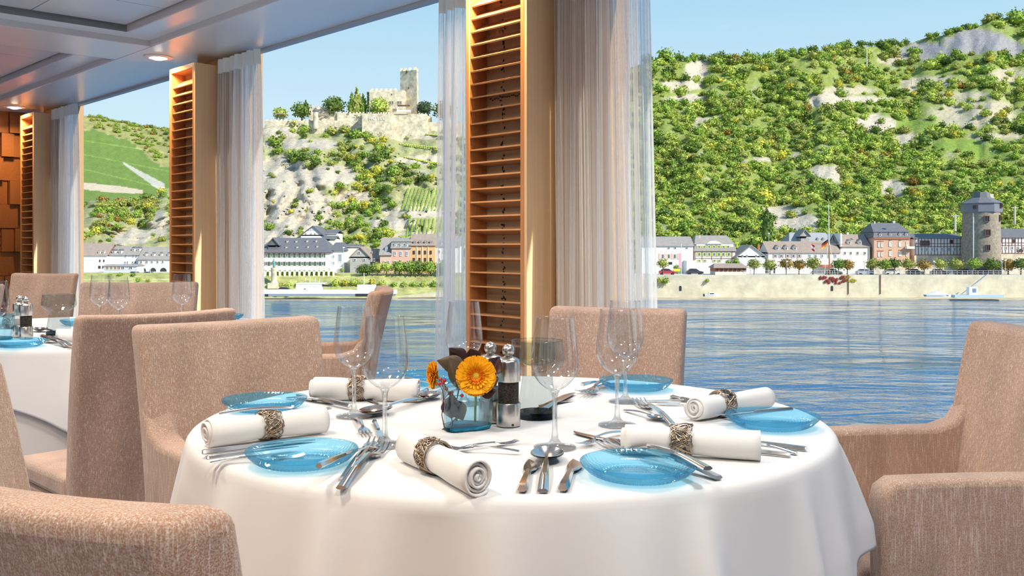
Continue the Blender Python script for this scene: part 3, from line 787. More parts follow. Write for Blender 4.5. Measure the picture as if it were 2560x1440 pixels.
def cut(kind, hnd, tip, label, z=0.0, z2=None, flip=False, far=False, thin=1.0):
    me, L_ = CUT[kind]
    A = T(*hnd, TZ + z); B = T(*tip, TZ + (z if z2 is None else z2)); d = B - A
    sc = max(0.6, min(1.3, d.length / L_)) * thin
    o = bpy.data.objects.new(kind, me); COL.objects.link(o)
    o.location = A; o.rotation_euler = (0, -math.asin(max(-1, min(1, d.z / max(d.length, 1e-4)))), math.atan2(d.y, d.x))
    o.scale = (d.length / L_ if d.length / L_ < 1.4 else 1.4, sc * (-1 if flip else 1), sc)
    return tag(o, label, kind.replace('_', ' '), 'cutlery on the far table' if far else 'cutlery on the near table')
cut('knife', (506, 1137), (786, 1102), 'knife whose dark blade tip peeks out behind the front left plate')
cut('knife', (517, 1150), (745, 1118), 'slim knife between the two handles left of the front left plate', 0.0045)
cut('fork', (525, 1160), (762, 1143), 'lowest handle left of the front left plate, its head under the plate rim')
cut('butter_knife', (797, 1172), (927, 1112), 'bright small knife resting across the rim of the front left plate', 0.026, 0.012, thin=.62)
cut('fork', (853, 1224), (966, 1108), 'front fork of the pair right of the front left plate')
cut('fork', (862, 1200), (944, 1106), 'rear fork of the pair right of the front left plate')
cut('spoon', (1078, 997), (903, 1048), 'spoon with its dark bowl left of the second wine glass stem')
cut('fork', (889, 1046), (918, 1093), 'small fork pointing to the viewer beside the dark spoon bowl')
cut('knife', (936, 1057), (957, 1102), 'short knife half hidden by the second wine glass stem')
cut('spoon', (718, 996), (838, 1009), 'spoon behind the left napkin next to the left plate')
cut('knife', (878, 1020), (738, 989), 'knife crossing under the spoon behind the left plate', 0.003)
cut('fork', (548, 1036), (828, 1030), 'fork lying across the left plate behind the napkin roll', 0.022, 0.012)
cut('knife', (954, 1018), (916, 996), 'short dark knife between the two left wine glasses')
cut('spoon', (1150, 968), (1058, 1004), 'spoon half hidden behind the left side of the vase')
cut('butter_knife', (1008, 949), (1078, 960), 'small knife on the back plate left of the flowers', 0.024)
cut('fork', (1105, 961), (1046, 987), 'fork head beside the napkin end, left of the vase')
cut('fork', (1298, 1130), (1120, 1122), 'fork lying on its side between the front napkin and a wine glass foot', 0.003)
cut('fork', (1132, 1128), (1294, 1107), 'fork with raised tines between the front napkin and a wine glass foot')
cut('butter_knife', (1305, 1232), (1334, 1146), 'butter knife left of the teaspoon at the front edge', flip=True, thin=.85)
cut('spoon', (1357, 1232), (1370, 1136), 'teaspoon with round bowl at the front edge of the table')
cut('butter_knife', (1407, 1230), (1442, 1152), 'butter knife right of the teaspoon, next to the front right plate', flip=True, thin=.85)
cut('knife', (1612, 1126), (1431, 1081), 'knife pointing left above the front right fork tines')
cut('fork', (1552, 1081), (1448, 1117), 'fork handle crossing the knife above the front right plate', 0.003)
cut('fork', (1797, 1199), (1474, 1108), 'long fork passing under the front right plate')
cut('fork', (1770, 1176), (1540, 1109), 'fork lying along the back rim of the front right plate', 0.022, 0.003)
cut('fork', (1682, 1066), (1590, 1002), 'fork with upright tines above the right napkin')
cut('spoon', (1562, 1027), (1656, 1054), 'spoon with upturned bowl above the right napkin')
cut('knife', (1740, 1003), (1608, 1003), 'upper knife pointing left beside the back right napkin')
cut('knife', (1760, 1014), (1638, 1011), 'lower knife pointing left beside the back right napkin')
cut('butter_knife', (1740, 1014), (1677, 990), 'small dark knife beside the open end of the back right napkin')
cut('spoon', (1838, 1052), (1740, 1030), 'teaspoon left of the right hand plate')
cut('fork', (1850, 1048), (1772, 1029), 'small fork left of the right hand plate')
cut('knife', (1982, 1026), (1785, 1040), 'knife resting across the right hand plate', 0.022, 0.014)
cut('knife', (2017, 1127), (1780, 1096), 'upper knife handle sticking out right of the front right napkin')
cut('fork', (1992, 1136), (1770, 1100), 'fork handle between the knives right of the front right napkin')
cut('knife', (1977, 1142), (1740, 1118), 'lowest knife handle right of the front right napkin')
cut('fork', (1560, 962), (1443, 984), 'fork left of the back plate')
cut('fork', (1530, 952), (1462, 990), 'second fork crossing beside the back plate', 0.004)
cut('butter_knife', (1455, 966), (1514, 952), 'small knife at the left rim of the back plate', 0.010)
cut('knife', (1340, 1038), (1432, 985), 'upper knife behind the smoked candle glass')
cut('knife', (1345, 1020), (1432, 1001), 'lower knife behind the smoked candle glass')
cut('fork', (165, 868), (88, 848), 'left fork on the far table near its front edge', far=True)
cut('fork', (178, 866), (108, 845), 'right fork on the far table near its front edge', 0.003, far=True)
cut('spoon', (150, 838), (75, 824), 'spoon on the far table between mill and candle glass', far=True)
cut('knife', (142, 852), (104, 838), 'knife on the far table half under the pinkish napkin', far=True)

# ---------------- mills
def mill(label, loc, dark, rz=0):
    t = thing('spice_mill', label, 'spice mill', loc, rz, 'steel spice mills')
    MB().lathe([(0, 0), (.0222, 0), (.0226, .001), (.0226, .041), (.0218, .0425), (0, .0425)], 40).build('base', M_BRUSH, t, smooth=True, angle=40)
    MB().lathe([(0.0205, .0420), (.0205, .0825)], 36).build('clear_window', thin_glass('mill_acrylic', (.97, .97, .97), .25, .01, power=3) if 'mill_acrylic' not in _m else _m['mill_acrylic'], t, smooth=True)
    MB().lathe([(0, .0428), (.0192, .0428), (.0194, .080 if dark else .066), (0, .081 if dark else .067)], 30).build('filling', mat('peppercorns', (0.035, 0.022, 0.016), 0.7, nscale=320, namt=.9, bump=1, bscale=320) if dark else mat('salt', (0.75, 0.73, 0.70), 0.8, bump=.6, bscale=600), t, smooth=True, angle=40)
    MB().lathe([(0, .082), (.0222, .082), (.0226, .083), (.0226, .118), (.0215, .122), (.016, .1255), (.0085, .1275), (.006, .130), (0, .130)], 40).build('cap', M_BRUSH, t, smooth=True, angle=45)
    MB().lathe([(0, .1275)] + [(.0118 * math.sin(a), .1395 - .0118 * math.cos(a)) for a in [PI * k / 14 for k in range(1, 14)]] + [(0, .1513)], 28).build('ball_knob', M_BRUSH, t, smooth=True)
    MB().box(.0222, .0229, -.002, .002, .002, .006).build('notch', M_ORN, t)
    return t
p = T(1271, 1063, TZ); mill('steel pepper mill with dark peppercorns beside the orange flower', p, True, -1.2)
p = T(1226, 1053, TZ); mill('steel mill half hidden behind the orange flower', p, False)
p = T(65, 846, TZ); mill('steel pepper mill in front of its twin on the far table', p, True, -1.2)
p = T(49, 842, TZ); mill('steel mill behind the pepper mill on the far table', p, False)

# ---------------- smoked candle glasses
M_SMOKE = thin_glass('smoked_glass', (0.76, 0.80, 0.80), 0.8, 0.035, power=2.0)
M_SMOKED = solid_glass('smoked_base', (0.25, 0.30, 0.34), clear=0.5)
M_CUP = thin_glass('tealight_cup', (0.72, 0.74, 0.66), 0.8, 0.06, power=2.0)
def candle(label, loc, cup):
    t = thing('candle_glass', label, 'candle holder', loc, 0, 'smoked candle glasses')
    MB().lathe([(.0375, .012), (.0365, .03), (.0325, .055), (.0300, .075), (.0305, .084), (.036, .090), (.046, .099), (.0525, .106), (.0535, .112), (.0515, .128), (.0495, .149)], 44).build('body', M_SMOKE, t, smooth=True)
    MB().lathe([(0, 0), (.0375, 0), (.0385, .002), (.0375, .012), (0, .0135)], 40).build('heavy_base', M_SMOKED, t, smooth=True, angle=50)
    MB().tube([(.0495 * math.cos(2 * PI * k / 44), .0495 * math.sin(2 * PI * k / 44), .149) for k in range(44)], .0009, 6, True).build('rim', M_SMOKE, t, smooth=True)
    if cup:
        MB().lathe([(0, .1025), (.026, .1025), (.034, .108), (.0355, .118), (.0325, .146)], 36).build('tealight_cup', M_CUP, t, smooth=True)
    return t
candle('smoked glass candle holder between the pepper mill and a wine glass', T(1343, 1042, TZ), True)
candle('smoked glass candle holder on the far table', T(147, 836, TZ), False).scale = (1.15, 1.15, 1.0)

# ---------------- blue vase with flowers
VP = T(1163, 1070, TZ)
M_VASE = thin_glass('blue_vase_glass', (0.76, 0.90, 0.95), 0.85, 0.06, power=1.5)
M_VBASE = solid_glass('blue_vase_base', (0.25, 0.68, 0.82), clear=0.35)
M_WATER = thin_glass('vase_water', (0.90, 0.97, 0.98), 0.6, 0.03, power=2)
def aalto(a, r, z): return 1 + 0.15 * math.cos(2 * a) + 0.10 * math.cos(3 * a + 1.1) + 0.05 * math.cos(5 * a)
vs1 = thing('flower_vase', 'wavy pale blue glass vase holding orange flowers', 'vase', VP, 0.4, 'blue glass vases')
MB().lathe([(.0385, .006), (.0405, .03), (.043, .06), (.0455, .090)], 80, aalto).build('glass_wall', M_VASE, vs1, smooth=True)
MB().lathe([(.0350, .008), (.0375, .03), (.0400, .06), (.0425, .090)], 80, aalto).build('inner_wall', M_VASE, vs1, smooth=True)
MB().lathe([(.0425, .090), (.0440, .0915), (.0455, .090)], 80, aalto).build('rim', M_VASE, vs1, smooth=True)
MB().lathe([(0, 0), (.0365, 0), (.0385, .002), (.0388, .007), (.0350, .0085), (0, .0090)], 80, aalto).build('base', M_VBASE, vs1, smooth=True, angle=50)
MB().lathe([(0, .050), (.0390, .050)], 60, aalto).build('water_surface', M_WATER, vs1, smooth=True)
v2 = dup(vs1, T(-6, 848, TZ), label='blue glass vase cut off by the left picture edge on the far table')

M_PETAL = mat('gerbera_petal', (0.97, 0.45, 0.008), 0.55, spec=0.2, nscale=40, namt=.10)
M_PETAL2 = mat('gerbera_inner', (0.90, 0.26, 0.006), 0.55, spec=0.2, nscale=60, namt=.15)
M_EYE = mat('gerbera_eye', (0.86, 0.62, 0.03), 0.6, nscale=300, namt=.3, bump=.8, bscale=500)
M_GSTEM = mat('green_stem', (0.22, 0.36, 0.06), 0.5)
M_RSTEM = mat('red_stem', (0.16, 0.03, 0.03), 0.5)
M_LEAFD = mat('burgundy_leaf', (0.042, 0.016, 0.020), 0.32, nscale=30, namt=.5)
M_LEAFO = mat('olive_leaf', (0.095, 0.062, 0.030), 0.4, nscale=30, namt=.35)
M_BERRY = mat('red_berry', (0.42, 0.02, 0.02), 0.25)
def petal_mesh(L_, w_, curl, nm, m):
    mb = MB().grid(6, 4, lambda i, j: (.004 + L_ * i, (j - .5) * 2 * w_ * (0.42 + .58 * math.sin(PI * min(1, i * .62 + .18))) * (1 if i < .95 else .72), curl * i * i - .25 * abs(j - .5) * w_ + 0.0008 * math.cos(j * 4 * PI)))
    me = mb.mesh(nm, True, None, False); me.materials.append(m); return me
def gerbera(label, C, normal, R, root):
    q = Vector(normal).normalized().to_track_quat('Z', 'Y')
    t = thing('gerbera', label, 'flower', C, 0, 'orange gerberas'); t.rotation_mode = 'QUATERNION'; t.rotation_quaternion = q
    rg = random.Random(2)
    for layer, (n, L_, w_, lift, m, nm) in enumerate([(26, R, R * .175, .0, M_PETAL, 'petal'), (26, R * .93, R * .16, .002, M_PETAL, 'petal'), (22, R * .66, R * .075, .004, M_PETAL, 'petal'), (24, R * .46, R * .05, .0055, M_PETAL2, 'petal'), (22, R * .32, R * .04, .0065, M_PETAL2, 'petal')]):
        me = petal_mesh(L_ - .004, w_, 0.10 * L_ * (1 if layer < 2 else 2.2), nm, m)
        for k in range(n):
            o = link(nm, me, None, t, (0, 0, lift)); o.rotation_euler = (rg.uniform(-.12, .12), rg.uniform(-.12, .06) - .05 * layer, 2 * PI * (k + .5 * (layer % 2)) / n + rg.uniform(-.05, .05))
    MB().lathe([(0, .0095), (R * .10, .0092), (R * .17, .0078), (R * .19, .004)], 24).build('flower_eye', M_EYE, t, smooth=True)
    MB().lathe([(0, -.006), (R * .18, -.004), (R * .30, .0005)], 20).build('calyx', M_GSTEM, t, smooth=True)
    Mi = (Matrix.Translation(C) @ q.to_matrix().to_4x4()).inverted()
    a = Vector(C) - Vector(normal).normalized() * .004; b = Vector(root); mid = (a + b) / 2 - Vector(normal).normalized() * .018
    pts = [Mi @ ((1 - s) ** 2 * a + 2 * s * (1 - s) * mid + s * s * b) for s in [k / 10 for k in range(11)]]
    MB().tube(pts, .0022, 8).build('stem', M_GSTEM, t, smooth=True)
    return t
GD = VP.y - 0.035
gerbera('big orange gerbera facing the viewer in the blue vase', P(1190, 940, GD), (0.02, -1, 0.20), 0.0365, VP + Vector((.018, 0, .012)))
gerbera('small orange gerbera turned to the left in the blue vase', P(1086, 937, GD + .03), (-0.85, -.35, 0.05), 0.026, VP + Vector((-.016, .005, .012)))
def leaf_mesh(L_, w_, cup, bend, m, nm='leaf'):
    mb = MB().grid(8, 6, lambda i, j: (L_ * i, (j - .5) * 2 * w_ * max(.03, math.sin(PI * i ** .85)) , cup * (abs(j - .5) * 2) ** 2 * w_ * math.sin(PI * i) + bend * i * i * L_))
    me = mb.mesh(nm, True, None, False); me.materials.append(m); return me
sp = thing('leaf_sprig', 'burgundy leaf sprig round the flowers in the blue vase', 'foliage', VP)
def leaf(basepx, tippx, w_, m, off=0.0, cup=.5, roll=0.0, off2=None):
    A = P(*basepx, GD + off); B = P(*tippx, GD + (off if off2 is None else off2)); d = B - A
    me = leaf_mesh(d.length, w_, cup, -.12, m)
    o = link('leaf', me, None, sp, A - VP)
    q = d.to_track_quat('X', 'Z'); o.rotation_mode = 'QUATERNION'; o.rotation_quaternion = q @ Matrix.Rotation(roll, 3, 'X').to_quaternion()
leaf((1165, 930), (1094, 898), .019, M_LEAFO, .012, roll=1.3)
leaf((1150, 975), (1128, 892), .020, M_LEAFO, .004, roll=1.2)
leaf((1160, 910), (1124, 868), .017, M_LEAFD, .02, roll=1.4)
leaf((1185, 905), (1176, 871), .015, M_LEAFD, .02, roll=1.4)
leaf((1225, 935), (1248, 892), .018, M_LEAFD, .02, roll=1.4)
leaf((1225, 950), (1246, 945), .016, M_LEAFD, .02, roll=1.2)
leaf((1200, 985), (1240, 975), .014, M_LEAFD, .015, roll=1.2)
leaf((1128, 1046), (1130, 985), .019, M_LEAFD, .018, roll=1.45, cup=.3)
leaf((1135, 1000), (1158, 1052), .016, M_LEAFD, .022, roll=1.45, cup=.3)
st = MB()
for a, b in (((1130, 1078), (1128, 1040)), ((1128, 1040), (1150, 960)), ((1105, 1075), (1140, 1046))):
    A = P(*a, GD + .03) - VP; B = P(*b, GD + .02) - VP; st.tube([A, (A + B) / 2 + Vector((.002, 0, 0)), B], .0013, 6)
st.build('stem', M_RSTEM, sp, smooth=True)
bs = thing('berry_sprig', 'sprig of small red berries at the left side of the blue vase', 'foliage', VP)
bst = MB(); bm_ = MB().lathe([(0, -.0033)] + [(.0033 * math.sin(PI * k / 8), -.0033 * math.cos(PI * k / 8)) for k in range(1, 8)] + [(0, .0033)], 12).mesh('berry', True); bm_.materials.append(M_BERRY)
base = P(1112, 1076, GD + .02) - VP; kn = P(1108, 1000, GD + .005) - VP
bst.tube([base, (base + kn) / 2 + Vector((-.004, 0, 0)), kn], .0009, 5)
for px, py in ((1101, 949), (1111, 951), (1107, 957), (1116, 972), (1124, 983), (1130, 981), (1155, 989), (1098, 960)):
    c = P(px, py, GD - .004) - VP; link('berry', bm_, None, bs, c); bst.tube([kn, (kn + c) / 2 + Vector((.002, 0, .004)), c], .0005, 4)
bst.build('stem', M_RSTEM, bs, smooth=True)
# ================================================================== OUTSIDE: river, banks, hills
ZW = P(0, 745, 230).z                                    # water level far below the deck
ZQ = P(0, 688, 230).z                                    # promenade level
def water_mat():
    m = bpy.data.materials.new('river_water'); m.use_nodes = True; nt = m.node_tree; b = nt.nodes['Principled BSDF']; N = nt.nodes.new; L = nt.links.new
    b.inputs['Base Color'].default_value = (0.030, 0.115, 0.245, 1); b.inputs['Roughness'].default_value = 0.06; b.inputs['IOR'].default_value = 1.33; b.inputs['Specular IOR Level'].default_value = 0.42
    tc = N('ShaderNodeTexCoord'); prev = None
    pn = N('ShaderNodeTexNoise'); pn.inputs['Scale'].default_value = 0.022; pn.inputs['Detail'].default_value = 3; pm = N('ShaderNodeMapping'); pm.inputs['Scale'].default_value = (0.5, 1.6, 1); L(tc.outputs['Object'], pm.inputs[0]); L(pm.outputs[0], pn.inputs['Vector'])
    pr = N('ShaderNodeMapRange'); pr.inputs[1].default_value = .40; pr.inputs[2].default_value = .60; pr.inputs[3].default_value = .07; pr.inputs[4].default_value = 1.0; L(pn.outputs['Fac'], pr.inputs[0])   # calm and ruffled patches
    for sc, st, dist, det in ((0.05, (0.6, 1.2, 1), 2.4, 3), (0.26, (0.6, 1.2, 1), 1.0, 5), (1.5, (0.6, 1.2, 1), 0.20, 3)):
        mp = N('ShaderNodeMapping'); mp.inputs['Scale'].default_value = st; L(tc.outputs['Object'], mp.inputs[0])
        n = N('ShaderNodeTexNoise'); n.inputs['Scale'].default_value = sc; n.inputs['Detail'].default_value = det; n.inputs['Distortion'].default_value = 0.8; L(mp.outputs[0], n.inputs['Vector'])
        bp = N('ShaderNodeBump'); bp.inputs['Strength'].default_value = 1.0; bp.inputs['Distance'].default_value = dist; L(n.outputs['Fac'], bp.inputs['Height'])
        if sc > .1: L(pr.outputs[0], bp.inputs['Strength'])
        if prev is not None: L(prev, bp.inputs['Normal'])
        prev = bp.outputs[0]
    L(prev, b.inputs['Normal']); m.diffuse_color = (.1, .2, .35, 1)
    return m
tag(MB().grid(30, 20, lambda i, j: (-500 + 1100 * i, -60 + 300 * j, ZW)).build('river', water_mat(), fix=False), 'wide rippled blue green river', None, kind='structure')
M_STONE = mat('quay_stone', (0.60, 0.54, 0.42), 0.9, spec=.1, nscale=.35, namt=.22, bump=.5, bscale=2)
M_MUD = mat('shore_gravel', (0.46, 0.40, 0.28), 0.9, spec=.2, nscale=.5, namt=.3)
M_PAVE = mat('promenade_paving', (0.58, 0.55, 0.50), 0.9, spec=.1, nscale=.3, namt=.1)
M_BANK = mat('grassy_bank', (0.36, 0.36, 0.14), 0.9, spec=.1, nscale=.4, namt=.4)
xq0 = P(1350, 0, 230).x
tag(MB().box(xq0, 190, 230, 231.5, ZW - 2, ZQ).build('wall_quay', M_STONE), 'long pale stone quay wall along the far bank', None, kind='structure')
tag(MB().box(-260, 190, 220.5, 230, ZW - .6, ZW + .12).build('ground_shore', M_MUD), 'gravel shore at the foot of the far bank', None, kind='structure')
tag(MB().box(xq0, 210, 231.5, 268, ZQ - 8, ZQ).box(-300, xq0, 245.5, 268, ZQ - 8, ZQ).build('ground_town', M_PAVE), 'paved ground of the riverside town', None, kind='structure')
tag(MB().prism([(230, ZW - 1), (240, ZQ - .4), (246, ZQ + .15), (246, ZW - 1)], -260, xq0, axis='x').build('ground_bank', M_BANK), 'sloping green river bank', None, kind='structure')

def interp(tab, x):
    if x <= tab[0][0]: return tab[0][1]
    for (a, ya), (b, yb) in zip(tab[:-1], tab[1:]):
        if x <= b:
            q = (x - a) / (b - a); return ya + (yb - ya) * (q * q * (3 - 2 * q))
    return tab[-1][1]
SKY = [(-400, 560), (150, 520), (240, 500), (300, 512), (360, 500), (420, 470), (520, 420), (600, 372), (660, 318), (720, 306), (900, 312), (1117, 322), (1250, 330), (1400, 260), (1540, 175), (1640, 152), (1760, 150), (1900, 146), (2020, 128), (2140, 116), (2250, 112), (2330, 92), (2420, 70), (2500, 44), (2570, 36), (2800, 20)]
DSK = [(-400, 330), (300, 330), (500, 350), (660, 372), (1120, 378), (1300, 400), (1500, 440), (1700, 450), (2000, 470), (2300, 510), (2800, 540)]
YB = 678.0
def hill(px, s):
    """point on the hillside: s = 0 at the town, 1 on the crest"""
    ys = interp(SKY, px); y = YB + (ys - YB) * s
    Ds = interp(DSK, px); D = 264 + (Ds - 264) * (s ** 1.05)
    if px < 1150:
        D -= (1 - abs(noise.noise(((px + (y - 400) * .7) / 30, (y - px * .3) / 60, 3)))) * 9 * min(1, 5 * s) * min(1, max(0, (1 - s) * 5)) * min(1, (1150 - px) / 80)
    e_ = math.sin(PI * min(1, max(0, s)) * .5 + .2)
    D += (noise.noise((px / 95, s * 4.2, 1.7)) * 13 + noise.noise((px / 34, s * 11, 5.1)) * 5.5 + noise.noise((px / 13, s * 30, 8.1)) * 2.2) * e_ * min(1, 6 * s)
    return P(px, y, D)
def s_of(px, py):
    return (YB - py) / (YB - interp(SKY, px))
def blob(px, py, cx, cy, rx, ry):
    return max(0.0, 1 - ((px - cx) / rx) ** 2 - ((py - cy) / ry) ** 2)
ROCKS = [(740, 520, 110, 75), (705, 440, 70, 60), (820, 440, 90, 30), (690, 590, 60, 25), (880, 500, 50, 25), (760, 360, 110, 16), (700, 330, 60, 18), (1060, 400, 80, 14), (1040, 340, 90, 10), (1050, 530, 110, 16), (1060, 590, 90, 14), (980, 560, 70, 20), (340, 590, 40, 25), (300, 600, 20, 25), (400, 560, 25, 40),
         (2185, 310, 60, 26), (2270, 350, 45, 18), (2060, 250, 60, 22), (1740, 175, 34, 30), (1700, 215, 60, 16), (1720, 245, 50, 10), (1760, 300, 30, 8), (2070, 435, 60, 24), (1905, 400, 34, 8), (1990, 560, 75, 32), (1950, 530, 70, 14), (2230, 470, 40, 25), (2160, 250, 90, 10)]
SLATE = [(2320, 130, 75, 28), (2440, 105, 95, 34), (2520, 120, 50, 22)]
DRY = [(2440, 285, 140, 45), (2520, 190, 60, 26), (2330, 205, 90, 18), (2420, 240, 120, 12), (2280, 225, 60, 12), (2120, 225, 80, 16), (2240, 150, 60, 14), (2490, 340, 90, 12)]
VINE = [(2290, 312, 70, 14), (2400, 362, 90, 18), (2470, 385, 60, 12)]
def ground_kind(px, py):
    j = noise.noise((px / 26, py / 20, 3.3)) * .45
    g = lambda L_: max(blob(px, py, *r) for r in L_) + j * .7
    return g(ROCKS), g(SLATE), g(DRY), g(VINE)
def ground_col(px, py):
    r, sl, d, v = ground_kind(px, py)
    n = noise.noise((px / 15, py / 12, 9.0)); n2 = noise.noise((px / 5, py / 5, 2.0))
    if px < 1350: c = np.array((0.40, 0.37, 0.20)) * (1 + .25 * n) + np.array((-.10, .0, -.06)) * max(0, n2 + .3)
    else: c = np.array((0.25, 0.30, 0.080)) * (1 + .3 * n) + np.array((.06, .04, .03)) * n2
    def mix(c, t, k): k = min(1, max(0, k)); return c * (1 - k) + np.array(t) * (1 + .22 * n2) * k
    c = mix(c, (0.21, 0.30, 0.06), v * 4 - .4)
    c = mix(c, (0.47, 0.42, 0.30), d * 3 - .5)
    c = mix(c, (0.52, 0.46, 0.37), r * 4 - .5)
    c = mix(c, (0.30, 0.29, 0.30), sl * 4 - .5)
    return c
def col_mat(name, rough=0.9, detail=0.6, scale=0.9, amt=.28, bump=.6, rows=False):
    m = bpy.data.materials.new(name); m.use_nodes = True; nt = m.node_tree; b = nt.nodes['Principled BSDF']; N = nt.nodes.new; L = nt.links.new
    at = N('ShaderNodeVertexColor'); at.layer_name = 'Col'; b.inputs['Roughness'].default_value = rough; b.inputs['Specular IOR Level'].default_value = .1
    tc = N('ShaderNodeTexCoord'); n = N('ShaderNodeTexNoise'); n.inputs['Scale'].default_value = scale; n.inputs['Detail'].default_value = 7; n.inputs['Roughness'].default_value = .7; L(tc.outputs['Object'], n.inputs['Vector'])
    mr = N('ShaderNodeMapRange'); mr.inputs[1].default_value = .3; mr.inputs[2].default_value = .7; mr.inputs[3].default_value = 1 - amt; mr.inputs[4].default_value = 1 + amt; L(n.outputs['Fac'], mr.inputs[0])
    h = N('ShaderNodeHueSaturation'); L(mr.outputs[0], h.inputs['Value']); L(at.outputs['Color'], h.inputs['Color']); L(h.outputs[0], b.inputs['Base Color'])
    if rows:
        wv = N('ShaderNodeTexWave'); wv.inputs['Scale'].default_value = .16; wv.inputs['Distortion'].default_value = 1.2; wv.inputs['Detail'].default_value = 3; L(tc.outputs['Object'], wv.inputs['Vector'])
        mw = N('ShaderNodeMapRange'); mw.inputs[3].default_value = .78; mw.inputs[4].default_value = 1.2; L(wv.outputs['Fac'], mw.inputs[0])
        mm = N('ShaderNodeMath'); mm.operation = 'MULTIPLY'; L(mr.outputs[0], mm.inputs[0]); L(mw.outputs[0], mm.inputs[1]); L(mm.outputs[0], h.inputs['Value'])
    if bump:
        bp = N('ShaderNodeBump'); bp.inputs['Strength'].default_value = bump; bp.inputs['Distance'].default_value = 1.2; L(n.outputs['Fac'], bp.inputs['Height']); L(bp.outputs[0], b.inputs['Normal'])
    return m
def col_mesh(name, nu, nv, pt, colf, m, smooth=True):
    mb = MB().grid(nu, nv, pt); me = mb.mesh(name, smooth, None, False)
    cols = np.array([(*colf(i / nu, j / nv), 1.0) for j in range(nv + 1) for i in range(nu + 1)], dtype=np.float32)
    ca = me.color_attributes.new('Col', 'FLOAT_COLOR', 'POINT'); ca.data.foreach_set('color', np.clip(cols, 0.01, 1).ravel())
    return link(name, me, m)
M_HILL = col_mat('hillside_ground')
X0, X1 = -330, 2760
def hp(i, j):
    s = j * 1.12; px = X0 + (X1 - X0) * i
    if s <= 1: return hill(px, s)
    p = hill(px, 1.0); k = (s - 1) / .12                  # the crest rolls over behind
    q = p * 1.0; q.y += 90 * k; q.x *= q.y / p.y; q.z -= 26 * k * k
    return q
tag(col_mesh('ground_hillside', 400, 110, hp, lambda i, j: ground_col(X0 + (X1 - X0) * i, YB + (interp(SKY, X0 + (X1 - X0) * i) - YB) * min(1, j * 1.12)), M_HILL), 'green and rocky hillside above the town', None, kind='structure')
# the vine-covered hill farther off on the left
FSK = [(-300, 230), (150, 276), (235, 292), (300, 304), (360, 316), (418, 322), (520, 350), (640, 420), (760, 520)]
def fhill(px, s):
    ys = interp(FSK, px); y = 560 + (ys - 560) * s; D = 430 + 420 * s + noise.noise((px / 80, s * 5, 4)) * 10 * s
    return P(px, y, D)
def fcol(px, py):
    n = noise.noise((px / 12, py / 8, 1)); c = np.array((0.15, 0.225, 0.05)) * (1 + .16 * n)
    top = interp(FSK, px)
    lim = interp([(-300, 300), (235, 326), (300, 345), (420, 420), (600, 520)], px)
    if py < lim + 6 * n: c = np.array((0.30, 0.29, 0.11)) * (1 + .3 * n)
    # the paler path wedge, earth strip and field seams
    if 308 < px < 412 and abs(py - (408 + (px - 308) * .62)) < 3 + (px - 308) * .10: c = np.array((0.46, 0.45, 0.36))
    if px < 356 and abs(py - (468 + (px - 240) * .10)) < 9 - max(0, px - 300) * .08: c = np.array((0.55, 0.45, 0.33))
    for a, b in ((356, .15), (392, .20), (430, .24)):
        if abs(py - (a + (px - 240) * b)) < 1.3: c = c * 1.35
    return c
FX0, FX1 = -300, 760
tag(col_mesh('ground_vineyard_hill', 330, 130, lambda i, j: fhill(FX0 + (FX1 - FX0) * i, j), lambda i, j: fcol(FX0 + (FX1 - FX0) * i, 560 + (interp(FSK, FX0 + (FX1 - FX0) * i) - 560) * j), col_mat('vineyard_ground', amt=.2, scale=.5, bump=.2, rows=True)), 'distant vine covered hill', None, kind='structure')

# ---------------- foliage
def foliage(seed, nq=170, flat=1.0, core=.60, leafs=.17, cone=False):
    rg = np.random.RandomState(seed); v = []; f = []
    bm = bmesh.new(); bmesh.ops.create_icosphere(bm, subdivisions=2, radius=core)
    for x in bm.verts:
        n = noise.noise(x.co * 2.2 + Vector((seed, 0, 0))) * .28; x.co *= 1 + n
        if cone: x.co.x *= max(.08, (1 - x.co.z) * .5); x.co.y *= max(.08, (1 - x.co.z) * .5)
    v = [tuple(x.co) for x in bm.verts]; f = [tuple(y.index for y in q.verts) for q in bm.faces]; bm.free()
    for k in range(nq):
        d = rg.normal(size=3); d /= np.linalg.norm(d)
        r = rg.uniform(.55, 1.04) * (1 + .30 * noise.noise(Vector(d * 2.2) + Vector((seed, 0, 0))))
        p = d * r
        if cone: p[0] *= max(.1, (1 - p[2]) * .5); p[1] *= max(.1, (1 - p[2]) * .5)
        a = rg.normal(size=3) + d * .3; a /= np.linalg.norm(a); b = np.cross(a, d + rg.normal(size=3) * .5); b /= np.linalg.norm(b)
        s1 = leafs * rg.uniform(.6, 1.3); s2 = s1 * rg.uniform(.5, .9)
        q = [p + a * s1, p + b * s2, p - a * s1, p - b * s2]; n = len(v); v += [tuple(x) for x in q]; f.append((n, n + 1, n + 2, n + 3))
    v = [(x, y, z * flat) for x, y, z in v]
    return v, f
LEAF = {'dark': (0.115, 0.175, 0.036), 'mid': (0.235, 0.335, 0.055), 'light': (0.40, 0.47, 0.09), 'olive': (0.30, 0.32, 0.075), 'yellow': (0.55, 0.50, 0.07), 'rust': (0.30, 0.19, 0.045), 'blue': (0.06, 0.095, 0.045)}
M_LEAF = {k: mat('leaf_' + k, c, .75, spec=.15, nscale=1.2, namt=.22, random_amt=.14) for k, c in LEAF.items()}
FOL = [foliage(k, 170, .80) for k in range(5)] + [foliage(40 + k, 520, .9, .68, .12) for k in range(3)]
_bm = {}
def bush_me(k, colour):
    if (k, colour) not in _bm:
        me = bpy.data.meshes.new('foliage'); me.from_pydata(FOL[k][0], [], FOL[k][1]); me.materials.append(M_LEAF[colour]); me.update(); _bm[k, colour] = me
    return _bm[k, colour]
rg = random.Random(11)
cand = []                                                # (radius px, px, py, colour, surface)
